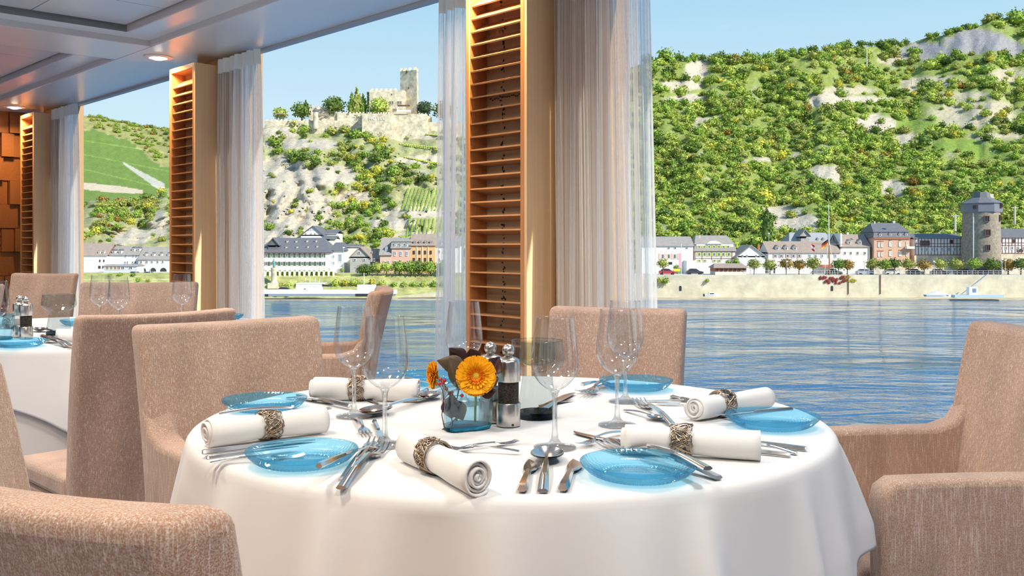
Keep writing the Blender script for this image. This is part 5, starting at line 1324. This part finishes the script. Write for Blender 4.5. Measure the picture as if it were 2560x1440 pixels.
# arcade along the promenade
ar = thing('arcade', 'white pillared arcade below the grand white house', 'arcade', P(735, 697, 240), 0); k = 240 / F
for i in range(15): cube('pillar', CREAM, ar, ((663 + i * 12.2 - 735) * k, 0, 11 * k), (4.2 * k, .6, 22 * k))
cube('lintel', CREAM, ar, (0, 0, 23.5 * k), (176 * k, .9, 4 * k)); cube('parapet', WH, ar, (0, -.4, -1 * k), (190 * k, .3, 7 * k)); cube('roof_terrace', CREAM, ar, (86 * k, 1, 27 * k), (60 * k, 3, 3 * k))
for i in range(14): cube('hedge_panel', M_LEAF['mid'], ar, ((669 + i * 12.2 - 735) * k, 1.2, 9 * k), (7.8 * k, .8, 17 * k))
# monument
mo = thing('monument', 'green bronze statue on a round stone pedestal by the river', 'statue', P(685, 712, 236), 0); k = 236 / F
cube('plinth', STONE, mo, (0, 0, -2 * k), (26 * k, 2.6, 14 * k)); MB().lathe([(9 * k, 4 * k), (8.5 * k, 8 * k), (7.4 * k, 10 * k), (7 * k, 38 * k), (8 * k, 40 * k), (8 * k, 43 * k), (0, 43 * k)], 20).build('pedestal', STONE, mo, smooth=True, angle=40)
MB().lathe([(0, 43 * k), (3.4 * k, 43 * k), (2.6 * k, 48 * k), (3.6 * k, 54 * k), (4.2 * k, 59 * k), (1.6 * k, 61.5 * k), (1.7 * k, 64.5 * k), (0, 66 * k)], 12).tube([(2 * k, 0, 58 * k), (6 * k, -.3, 55 * k), (8 * k, -.3, 60 * k)], .8 * k, 6).build('statue', mat('green_bronze', (.16, .30, .27), .6), mo, smooth=True)
# ---- left window
h = House('town_house', 'white house with brown roof nearest the left curtain', 190, 268, 690, 262); h.walls(WH, 638, 9); h.roof_side(BROWNROOF, 638, 608, 9, gable=TIMBER); h.dormers([(246, 631), (257, 631)], 6, 7, CREAM, BROWNROOF); h.wins([250, 260], [652], 3, 6, fr=BFRM); h.wins([249, 259], [668], 6, 7, fr=BFRM)
h = House('town_house', 'white house with grey roof and two pairs of dormers at the left', 266, 346, 690, 263); h.walls(WH, 637, 9); h.roof_side(GREYROOF, 637, 615, 9, gable=WH); h.dormers([(282, 630), (298, 630), (327, 624), (340, 624)], 8, 8, WH, SLATE_M); h.wins([313, 319, 332, 339], [656], 3.5, 6); h.wins([314, 333, 341], [641], 3.5, 5)
h = House('town_house', 'slate fronted house with a row of dormers and arches left of the middle column', 346, 440, 690, 261); h.walls(mat('pale_slate_wall', (.66, .65, .64), .8), 648, 9); h.roof_side(GREYROOF, 648, 617, 9); h.dormers([(361, 637), (380, 637), (399, 637), (418, 637)], 6, 8, WH, SLATE_M); h.wins([353, 367, 380, 394, 407], [655], 5, 8)
h.walls(CREAM, 668, 1.6, 344, 440, -1.6, 'arched_porch')
for x in (363, 388, 414): MB().prism([(-8 * h.k, -3 * h.k), (8 * h.k, -3 * h.k), (7 * h.k, 2 * h.k), (4 * h.k, 5 * h.k), (0, 6 * h.k), (-4 * h.k, 5 * h.k), (-7 * h.k, 2 * h.k)], -1.72, -1.4).build('arch', PANE_D, h.t, loc=(h.X(x), 0, h.Z(675)))
h = House('cafe_pavilion', 'low cafe pavilion with wide windows at the left', 258, 342, 690, 254); h.walls(mat('grey_blue_render', (.5, .52, .56), .9), 664, 5); h.roof_side(GREYROOF, 664, 661, 6); h.wins([268, 278, 288, 297], [670], 8, 9, fr=CREAM, gl=BFRM); h.wins([307, 327], [670], 9, 6)
t = MB().box(P(150, 0, 250).x, P(640, 0, 250).x, 249, 250.5, ZQ - 2, P(0, 682, 250).z).build('terrace_wall', CREAM); tag(t, 'white terrace parapet below the cafe at the left', 'wall')

# ---- castle on the crag
DC = 372
cs = thing('castle', 'ruined stone castle with square keep on the crag', 'castle', P(980, 312, DC), 0); k = DC / F
def cx_(px): return (px - 980) * k
def cz_(py): return (312 - py) * k
def cbox(name, x0, x1, y0, y1, ytop, ybot, m=STONE): return MB().box(cx_(x0), cx_(x1), y0, y1, cz_(ybot), cz_(ytop)).build(name, m, cs)
def crenels(x0, x1, y0, ytop, n, h_, w_=.55, dy=.8):
    st_ = (x1 - x0) / n
    for i in range(n): cube('merlon', STONE, cs, (cx_(x0 + st_ * (i + .5)), y0, cz_(ytop - h_ / 2)), (st_ * w_ * k, dy, h_ * k))
MB().add([(cx_(996), 6, cz_(312)), (cx_(1042), 2, cz_(312)), (cx_(1042), 9, cz_(312)), (cx_(996), 13, cz_(312)), (cx_(996), 6, cz_(172)), (cx_(1040), 2, cz_(172)), (cx_(1040), 9, cz_(172)), (cx_(996), 13, cz_(172))], [(0, 1, 5, 4), (1, 2, 6, 5), (2, 3, 7, 6), (3, 0, 4, 7), (4, 5, 6, 7)]).build('keep', STONE, cs)
for i, (x, y) in enumerate(((999, 5.8), (1010, 4.8), (1022, 3.8), (1036, 2.5), (1038, 6), (1001, 10))): cube('merlon', STONE, cs, (cx_(x), y + .4, cz_(168)), (7 * k, .9, 8 * k))
for x, y in ((1019, 216), (1013, 176), (1033, 181), (1033, 196)): cube('keep_window', PANE_D, cs, (cx_(x), 3.6 if x > 1025 else 4.4, cz_(y)), (2.4 * k, 1.2, 4.5 * k))
cbox('palace_block', 924, 1012, 0, 9, 226, 312); crenels(924, 994, .5, 226, 6, 5)
for x in (953, 976, 982, 996, 1002): link('window', win_me(STONE, PANE_D), None, cs, (cx_(x), -.05, cz_(257)), None, (4 * k, .3, 9 * k))
for x in (985, 990): link('window', win_me(STONE, PANE_D), None, cs, (cx_(x), -.05, cz_(275)), None, (3.4 * k, .3, 8 * k))
cube('loophole', PANE_D, cs, (cx_(979), -.03, cz_(236)), (2.2 * k, .2, 3 * k))
cube('painted_recess_shade', mat('shade_toned_stone', (.30, .26, .2), .9), cs, (cx_(1015), 3.0, cz_(258)), (3 * k, .5, 20 * k))  # shade of a recess put in as a block of darkened castle stone
ivy = MB()
for q in range(16):
    fv, f_ = FOL[q % 5]; z = 230 + q * 3.4; ivy.add([(cx_(918.5 + .2 * (q % 3)) + x * .55, 1.5 + y * 1.1, cz_(z) + zz * .55) for x, y, zz in fv], f_)
ivy.build('ivy', M_LEAF['mid'], cs, fix=False)
cbox('terrace', 985, 1070, -5, 6, 289, 385); crenels(924, 980, -6, 290, 9, 4); w1 = cbox('rounded_bastion', 912, 985, -7, 3, 290, 375)
cbox('curtain_wall', 664, 930, -2, 4, 303, 362); cbox('curtain_wall', 1060, 1180, -1, 5, 306, 356); cbox('upper_wall', 842, 924, 1, 6, 282, 312); cbox('upper_wall', 1040, 1075, 2, 8, 288, 320)
crenels(665, 780, -1.5, 303, 10, 2.5); crenels(845, 920, 1.4, 282, 9, 3)
MB().prism([(cx_(770), cz_(312)), (cx_(842), cz_(312)), (cx_(842), cz_(280)), (cx_(828), cz_(277)), (cx_(820), cz_(268)), (cx_(800), cz_(264)), (cx_(786), cz_(263)), (cx_(770), cz_(265))], 2, 4).build('ruined_gable_wall', STONE, cs)
MB().prism([(cx_(664), cz_(345)), (cx_(700), cz_(345)), (cx_(700), cz_(306)), (cx_(690), cz_(304)), (cx_(676), cz_(318))], -3, 2).build('outer_wall', STONE, cs)
tt = MB().lathe([(6.5 * k, cz_(325)), (6 * k, cz_(281)), (0, cz_(281))], 12).build('turret', STONE, cs, loc=(cx_(793), -3, 0)); MB().lathe([(9 * k, cz_(281)), (0, cz_(271))], 10).build('turret_roof', SLATE_M, tt)
cube('covered_stair', BROWNROOF, cs, (cx_(808), -2, cz_(289)), (18 * k, 1.5, 5 * k), 0); cube('pavilion_roof', BROWNROOF, cs, (cx_(702), -1, cz_(286)), (19 * k, 2.4, 2.4 * k))
for x in (695, 709): cube('pavilion_post', BFRM, cs, (cx_(x), -1, cz_(294)), (1.2 * k, .3, 17 * k))
cube('balcony_awning', BFRM, cs, (cx_(1013), -5.2, cz_(269)), (30 * k, 3, 1.4 * k)); cube('balcony', FRM, cs, (cx_(1013), -5.4, cz_(283)), (34 * k, 1, 5 * k))
fc = bpy.data.curves.new('hotel_letters', 'FONT'); fc.body = 'HOTEL'; fc.size = 1.62; fc.extrude = .06; fc.align_x = 'CENTER'; fc.space_character = 1.35
fo = bpy.data.objects.new('tmp_letters', fc); COL.objects.link(fo); bpy.context.view_layer.update()
lm = bpy.data.meshes.new_from_object(fo.evaluated_get(bpy.context.evaluated_depsgraph_get())); COL.objects.unlink(fo); bpy.data.objects.remove(fo)
link('sign_letters', lm, mat('sign_white', (.85, .85, .84), .6), w1, (cx_(948), -7.1, cz_(306)), (PI / 2, 0, 0))

# ---------------- trees with their own trunks
M_BARK = mat('bark', (0.16, 0.12, 0.085), .9)
CONE = foliage(21, 220, 1.0, .7, .12, True)
_cone = {}
def tree(name, label, px, ybase, D, r_px, crown_y, colour, group, flat=.95, conif=False, trunk=None):
    """crown centred at crown_y, trunk down to ybase"""
    k = D / F; t = thing(name, label, 'tree', P(px, ybase, D), 0, group)
    hc = (ybase - crown_y) * k; R = r_px * k * 1.22
    if conif:
        if colour not in _cone:
            me = bpy.data.meshes.new('crown'); me.from_pydata(CONE[0], [], CONE[1]); me.materials.append(M_LEAF[colour]); _cone[colour] = me
        link('crown', _cone[colour], None, t, (0, 0, hc), (0, 0, rg.uniform(0, 6)), (R * 1.2, R * 1.2, R * 1.7))
    else: link('crown', bush_me(5 + rg.randrange(3), colour), None, t, (0, 0, hc), (0, 0, rg.uniform(0, 6)), (R, R, R * flat))
    rt = trunk or max(.16, R * .10)
    MB().tube([(0, 0, -.4), (rt * .3, 0, hc * .5), (0, 0, hc)], [rt, rt * .8, rt * .5], 7).build('trunk', M_BARK, t, smooth=True)
    return t
QT = 'clipped trees along the quay'
near = {1657: 'beside the curtain', 1885: 'left of the long white house', 1925: 'left end of the long white house', 1965: 'before the long house shopfront', 1997: 'rusty one before the long house', 2032: 'with yellow top right of the rusty one', 2096: 'right of the flag mast', 2118: 'before the cream house', 2182: 'left of the brick house', 2212: 'before the brick house', 2236: 'at the right corner of the brick house', 2271: 'round dense one before the brick house balcony', 2310: 'rusty one before the half timbered house', 2350: 'left of the round tower', 2393: 'standing left of the tower foot', 2438: 'at the foot of the round tower', 2480: 'right foot of the round tower', 2520: 'tall rusty one right of the tower', 2552: 'at the right picture edge'}
for i, (px, (lb)) in enumerate(near.items()):
    c = {1657: 'olive', 1885: 'olive', 1965: 'rust', 1997: 'rust', 2118: 'rust', 2310: 'rust', 2350: 'olive', 2520: 'rust', 2182: 'olive', 2096: 'dark', 2236: 'dark', 2271: 'olive', 2212: 'mid', 2438: 'mid', 2480: 'dark', 2552: 'dark'}.get(px, 'olive')
    r_ = {1657: 13, 2032: 17, 2480: 17, 2393: 17, 2520: 17, 2552: 16}.get(px, 15)
    tree('quay_tree', 'small clipped tree ' + lb, px, 687, 234 + (i % 3), r_, 660 + (i * 7 % 5) - 2, c, QT, .85)
tree('quay_tree', 'small dark conifer on the slope above the long white house', 1918, 592, 266, 24, 566, 'dark', QT, conif=True)
PT = 'trees of the middle promenade'
for px, c, lb in ((906, 'dark', 'leftmost dark tree before the slate hung house'), (918, 'dark', 'second dark tree before the slate hung house'), (944, 'light', 'bright tree before the pink house'), (966, 'light', 'bright tree before the brick villa'), (998, 'mid', 'tree before the middle of the brick villa'), (1027, 'mid', 'dense tree between villa and orange house'), (1047, 'dark', 'big dark tree before the orange house'), (1076, 'mid', 'wide tree before the orange house right side'), (1108, 'mid', 'tree before the white end house')):
    tree('promenade_tree', lb, px, 693, 240, 14 if px < 980 else 18, 668 if px > 940 else 673, c, PT, .85)
CT = 'trees beside the castle'
for px, yb, r_, cy, c, lb, cf in ((835, 292, 24, 264, 'dark', 'dark round tree left of the castle behind the ruined wall', False), (755, 302, 22, 276, 'dark', 'dark green tree above the left castle wall', False), (948, 296, 21, 264, 'light', 'bright green tree in front of the castle palace block', False), (948, 300, 17, 276, 'mid', 'lower green tree in front of the castle palace block', False), (892, 285, 20, 256, 'olive', 'slender pale tree left of the ivy wall', True), (880, 286, 17, 262, 'mid', 'slender dark tree left of the ivy wall', True), (908, 286, 15, 262, 'mid', 'olive tree touching the ivy wall', True), (1061, 300, 18, 270, 'blue', 'dark pine right of the castle keep', False), (1110, 308, 24, 276, 'dark', 'dark tree at the curtain right of the castle', False), (700, 306, 16, 284, 'light', 'pale feathery tree at the left end of the castle wall', False), (764, 278, 7, 262, 'blue', 'thin dark conifer top above the left castle wall', True)):
    tree('castle_tree', lb, px, yb, DC - 4 if px in (948,) else DC + 3, r_, cy, c, CT, conif=cf)
for i, (px, py, r_, c) in enumerate([(700, 712, 10, 'olive'), (722, 712, 12, 'light'), (745, 712, 12, 'olive'), (765, 710, 11, 'olive'), (840, 706, 14, 'light'), (862, 706, 13, 'yellow'), (885, 706, 14, 'light'), (905, 712, 12, 'mid'), (930, 706, 12, 'yellow'), (955, 710, 12, 'light'), (985, 712, 11, 'mid'), (1010, 712, 12, 'light'), (1035, 712, 12, 'mid'), (1060, 710, 12, 'light'), (1085, 712, 13, 'mid'), (1108, 710, 12, 'light'), (300, 688, 9, 'mid'), (275, 690, 8, 'mid'), (333, 688, 9, 'dark'), (345, 700, 9, 'mid'), (370, 702, 8, 'olive'), (855, 675, 8, 'mid'), (1662, 702, 12, 'mid'), (1650, 700, 10, 'light'), (1768, 702, 7, 'mid'), (1695, 684, 6, 'mid'), (1720, 684, 6, 'dark'), (1690, 668, 10, 'mid'), (1840, 655, 13, 'mid'), (1820, 657, 10, 'mid')]):
    D = 236 if py > 690 and px < 1200 else 229.6 if py > 690 else 240; p = P(px, py, D); R = r_ * D / F
    o = link('bank_bush', bush_me(i % 5, c), None, None, p, (0, 0, i), (R, R * .8, R)); tag(o, {'olive': 'olive green bush on the river bank', 'light': 'bright green bush on the river bank', 'mid': 'green bush on the river bank', 'dark': 'dark green bush on the river bank', 'yellow': 'yellow green bush on the river bank'}[c], 'bush', 'bushes on the river bank')
cr = thing('red_creeper', 'red creeper hanging over the quay wall', 'creeper', P(2085, 690, 229.9), 0)
for j, (c, dx) in enumerate((('red', 0),)):
    mb = MB(); r2 = random.Random(4); M_LEAF['red'] = mat('leaf_red', (.30, .05, .045), .7, nscale=2, namt=.3)
    for q in range(34):
        fv, f_ = FOL[q % 5]; x = r2.uniform(-3.6, 3.2); z = -r2.uniform(.1, 1.0) * 2.7 * (1 - abs(x) / 5); mb.add([(x + a * .42, b * .22, z + d * .5) for a, b, d in fv], f_)
    mb.build('leaves', M_LEAF['red'], cr, fix=False)
    mb = MB()
    for q in range(12):
        fv, f_ = FOL[q % 5]; x = r2.uniform(2.4, 5.2); z = -r2.uniform(0, 1.3); mb.add([(x + a * .4, b * .2, z + d * .4) for a, b, d in fv], f_)
    mb.build('yellow_leaves', M_LEAF['yellow'], cr, fix=False)

# ---------------- quay details
rl = thing('quay_railing', 'long thin metal railing on top of the quay wall', 'railing', P(2100, 688, 230.3), 0); k = 230.3 / F
RAIL = mat('rail_metal', (.55, .55, .56), .5, metal=.3)
for px in range(1860, 2640, 13): cube('post', RAIL, rl, ((px - 2100) * k, 0, .55), (.07, .07, 1.1))
for z in (.55, 1.08): cube('rail', RAIL, rl, ((2250 - 2100) * k, 0, z), (790 * k, .06, .07))
rl = thing('promenade_railing', 'white railing of the middle promenade', 'railing', P(980, 692, 241), 0)
for px in range(895, 1140, 9): cube('post', FRM, rl, ((px - 980) * .1, 0, .5), (.09, .07, 1.0))
cube('rail', FRM, rl, (3.5, 0, 1.0), (24.5, .06, .1)); cube('rail', FRM, rl, (3.5, 0, .5), (24.5, .06, .06))
def lamp_post(px, ytop, ybase, D, lb):
    t = thing('lamp_post', lb, 'lamp post', P(px, ybase, D), 0, 'lamp posts on the far bank'); H_ = (ybase - ytop) * D / F
    MB().tube([(0, 0, -.3), (0, 0, H_)], [.09, .06], 6).build('pole', RAIL, t); MB().lathe([(0, H_ - .1), (.28, H_), (.22, H_ + .25), (0, H_ + .3)], 10).build('lantern', FRM, t)
for a in ((2161, 655, 687, 231.5, 'lamp post before the cream house'), (2335, 655, 687, 231.5, 'lamp post left of the round tower'), (2505, 650, 687, 231.5, 'left one of the two lamp posts right of the tower'), (2513, 652, 687, 231.5, 'right one of the two lamp posts right of the tower'), (1967, 655, 687, 231.5, 'lamp post before the long white house'), (990, 660, 692, 241, 'lamp post on the middle promenade'), (859, 620, 692, 241, 'tall pole right of the slate annex'), (1922, 585, 650, 250, 'white pole left of the long white house'), (376, 672, 702, 245, 'white post left of the middle column'), (340, 672, 702, 245, 'white post before the cafe pavilion')):
    lamp_post(*a)
for px, y0, y1, D, lb in ((2167, 118, 160, 470, 'upper power pole on the right hillside'), (2280, 193, 246, 470, 'lower power pole on the right hillside'), (2388, 535, 565, 275, 'thin pole behind the half timbered house'), (2537, 515, 552, 300, 'thin pole on the slope at the right edge')):
    t = thing('power_pole', lb, 'pole', P(px, y1, D), 0, 'poles on the right hillside'); H_ = (y1 - y0) * D / F
    MB().tube([(0, 0, -1.5), (0, 0, H_)], [.34, .22], 6).build('pole', CHIM, t); cube('crossarm', CHIM, t, (0, 0, H_ - .5), (2.2, .2, .2))
fm = thing('flag_mast', 'tall brown and white flag mast with yard on the quay', 'flag mast', P(2074, 688, 231), 0); k = 231 / F
MB().tube([(0, 0, -.2), (-.12, 0, 75 * k)], [.2, .15], 8).build('lower_mast', mat('mast_brown', (.42, .17, .08), .6), fm); MB().tube([(-.12, 0, 72 * k), (-.25, 0, 178 * k)], [.13, .07], 8).build('upper_mast', FRM, fm); MB().tube([(-46 * k, 0, 79 * k), (46 * k, 0, 77 * k)], [.07, .07], 6).build('yard', mat('mast_brown', (.42, .17, .08), .6), fm)
for s in (-1, 1): MB().tube([(s * 14 * k, 0, 0), (-.12, 0, 88 * k)], [.05, .05], 5).build('stay', FRM, fm)
def flag(label, px, py, D, cols, w_, h_, tilt):
    t = thing('flag', label, 'flag', P(px, py, D), 0, 'flags on the mast'); n = len(cols)
    for i, c in enumerate(cols):
        MB().grid(6, 1, lambda a, b: (a * w_, .15 * math.sin(a * 5), -(i + b) * h_ / n + tilt * a)).build('stripe', mat('flag_%s' % (c,), {'black': (.02, .02, .02), 'red': (.55, .03, .03), 'gold': (.75, .42, .02), 'white': (.8, .8, .8), 'pink': (.75, .35, .45)}[c], .7), t, solid=.02)
flag('black red gold flag at the yard of the mast', 2054, 610, 230.6, ['black', 'red', 'gold'], 1.5, 1.4, 1.2); flag('red and white flag left of the mast', 2029, 609, 230.8, ['red', 'white', 'red'], .7, 1.5, -.5)
bn = thing('banner', 'tall pink banner on a pole before the first white house', 'banner', P(1703, 686, 236), 0); MB().tube([(0, 0, -.2), (0, 0, 7.6)], .06, 6).build('pole', FRM, bn); MB().box(-.62, -.02, -.03, .03, 1.6, 5.2).build('cloth', mat('flag_pink', (.75, .35, .45), .7), bn)
t = MB().box(-.82, .82, -.05, .05, -.3, .3).build('yellow_sign', mat('yellow_paint', (.80, .68, .03), .6), loc=P(1692, 675, 235)); tag(t, 'plain yellow sign board on the quay', 'sign')
for px, lb in ((1701, 'dark arched opening in the quay wall near the curtain'), (2080, 'dark arched opening in the quay wall below the red creeper')):
    p = P(px, 721, 229.95); t = MB().prism([(-.3, -.6), (.3, -.6), (.3, .35), (.15, .6), (-.15, .6), (-.3, .35)], 0, .12).build('wall_opening', PANE_D, loc=p); tag(t, lb, 'opening')
for px in (2121, 2201): t = MB().box(-.09, .09, -.1, .1, -2.6, 2).build('quay_post', mat('rust', (.16, .07, .04), .8), loc=P(px, 708, 229.9)); tag(t, 'rusty upright post on the quay wall ' + ('right of the red creeper' if px < 2150 else 'below the brick house'), 'post')
# cars
def car(label, px, ybase, D, col, flipx=False):
    t = thing('parked_car', label, 'car', P(px, ybase, D), 0, 'cars parked along the quay'); t.scale = (-1 if flipx else 1, 1, 1)
    MB().prism([(-2.05, .28), (2.05, .28), (2.1, .6), (1.95, .82), (1.2, .95), (-1.95, 1.0), (-2.1, .7)], 0, 1.7).build('body', mat('car_' + label[:14], col, .25, spec=.6, coat=.5), t, bevel=.06)
    MB().prism([(-1.75, .95), (1.15, .93), (.45, 1.42), (-1.2, 1.46)], .12, 1.58).build('cabin_glass', PANE_D, t, bevel=.04); MB().prism([(-1.25, 1.40), (.5, 1.37), (.35, 1.5), (-1.1, 1.53)], .15, 1.55).build('car_roof', _m['car_' + label[:14]], t, bevel=.03)
    for x in (-1.3, 1.3):
        for y in (.05, 1.55): MB().lathe([(0, -.1), (.31, -.1), (.33, 0), (.31, .1), (0, .1)], 14).build('wheel', mat('tyre', (.02, .02, .02), .8), t, loc=(x, y, .31), rot=(PI / 2, 0, 0))
car('silver grey car before the cream house', 2165, 688, 235, (.30, .34, .40)); car('white car before the brick house', 2233, 688, 235, (.6, .6, .6)); car('black car before the half timbered house', 2291, 688, 236, (.03, .03, .04)); car('dark estate car left of the tower', 2411, 688, 236, (.05, .05, .06), True); car('navy car right of the tower foot', 2462, 688, 236, (.04, .05, .09)); car('charcoal car left of the two lamp posts', 2352, 688, 237, (.06, .06, .07)); car('red car beside the yellow sign', 1669, 687, 234, (.40, .03, .05)); car('black car behind the hedge of the first house', 1738, 687, 236, (.04, .04, .05)); car('green car before the awning', 2086, 688, 236, (.05, .12, .1)); car('pale van on the middle promenade', 1100, 692, 243, (.6, .6, .6)); car('blue car on the bank road below the arched porch', 372, 694, 246, (.12, .18, .35)); car('dark car on the bank road below the cafe', 337, 694, 246, (.05, .05, .07)); car('grey car on the lower bank road', 712, 733, 231, (.3, .33, .38))
# boats
def hull(name, L_, B, H_, m, t, z=0, loc=(0, 0, 0)):
    def fn(i, j):
        x = (i - .5) * L_; w_ = B / 2 * (1 - max(0, (i - .55) / .45) ** 2.2) * (.75 + .25 * j); return (x, (-w_), z + H_ * j + .25 * H_ * max(0, i - .5) * j)
    mb = MB().grid(14, 4, fn).grid(14, 4, lambda i, j: (lambda p: (p[0], -p[1], p[2]))(fn(i, j))); mb.add([fn(i / 14, 1) for i in range(15)] + [(lambda p: (p[0], -p[1], p[2]))(fn(i / 14, 1)) for i in range(15)], [(i, i + 1, 16 + i, 15 + i) for i in range(14)])
    return mb.build(name, m, t, loc=loc)
BW = mat('boat_white', (.85, .85, .85), .3)
b = thing('motor_boat', 'small white motor boat moored at the quay wall near the curtain', 'boat', P(1780, 741, 222), 0); hull('hull', 3.6, 1.4, .45, BW, b); MB().prism([(-.9, .4), (.8, .4), (.35, .85), (-.6, .9)], -.5, .5).build('cabin', BW, b); cube('windscreen', PANE_D, b, (-.1, -.52, .66), (.9, .04, .22)); cube('outboard', PANE_D, b, (-1.9, 0, .3), (.3, .3, .6))
b = thing('covered_boat', 'white covered boat moored below the terrace at the right', 'boat', P(2345, 742, 221), 0); hull('hull', 6.0, 1.8, .5, BW, b); MB().prism([(-2.6, .45), (2.4, .45), (.9, 1.15), (-.6, 1.25)], -.75, .75).build('tarpaulin', mat('tarp', (.78, .82, .86), .6), b)
b = thing('pontoon', 'pale blue floating pontoon with a small white booth', 'pontoon', P(2442, 742, 221), 0); cube('deck', mat('pontoon_blue', (.45, .58, .70), .6), b, (0, 0, .2), (11.2, 2.4, .55)); cube('booth', BW, b, (-1.1, 0, 1.35), (1.9, 1.4, 1.9)); cube('booth_window', PANE_B, b, (-.9, -.72, 1.5), (.8, .05, .9))
g = MB().box(-.1, .1, -.3, .3, -4.0, 4.0).build('gangway', RAIL, loc=P(2435, 712, 226), rot=(0, math.radians(52), 0)); tag(g, 'slanting metal gangway from the quay to the pontoon', 'gangway')
b = thing('landing_stage', 'long white landing stage at the far bank in the middle', 'landing stage', P(810, 742, 222), 0); k = 222 / F
cube('deck', BW, b, (-10 * k, 1, 12 * k), (380 * k, 3, 10 * k)); cube('hull', mat('stage_blue', (.25, .30, .38), .6), b, (-10 * k, 1, 4.5 * k), (372 * k, 3, 6 * k)); cube('dark_hull', mat('stage_dark', (.03, .03, .04), .6), b, (115 * k, .9, 4.5 * k), (70 * k, 3, 7 * k)); cube('dark_hull', mat('stage_dark', (.03, .03, .04), .6), b, (-165 * k, .9, 3.5 * k), (54 * k, 3, 6 * k)); cube('ticket_booth', BW, b, (105 * k, 1, 23 * k), (44 * k, 2.2, 14 * k))
for x, top in ((100, 60), (116, 45)): MB().tube([(x * k, 0, 10 * k), (x * k, 0, top * k)], .1, 6).build('bollard_post', BW if x == 100 else PANE_D, b)
b = thing('white_ferry_cabin', 'white boat with cabin and aerials behind the landing stage', 'boat', P(775, 738, 227), 0); k = 227 / F
cube('deckhouse', BW, b, (0, 0, 20 * k), (64 * k, 2.6, 20 * k)); cube('upper_deck', BW, b, (4 * k, 0, 30 * k), (72 * k, 2.9, 2 * k)); hull('hull', 95 * k, 3, 10 * k, BW, b)
for x, hh in ((-10, 44), (0, 47), (12, 44), (22, 42)): MB().tube([(x * k, 0, 30 * k), (x * k * 1.15, 0, hh * k)], .05, 5).build('aerial', FRM, b)
cube('cabin_window', PANE_D, b, (-10 * k, -1.32, 15 * k), (5 * k, .05, 4 * k)); cube('stripe', mat('stripe_green', (.3, .6, .5), .6), b, (12 * k, -1.32, 21 * k), (22 * k, .05, .8 * k)); hull('dinghy', 22 * k, 1, 4 * k, PANE_D, b, loc=(40 * k, 0, 22 * k))
t = MB().prism([(-6, 0), (6, 0), (6, 1.4), (-6, .1)], 0, 2).build('boat_ramp', M_STONE, loc=P(1062, 742, 226)); tag(t, 'pale sloping boat ramp at the water edge left of the narrow curtain', 'ramp')
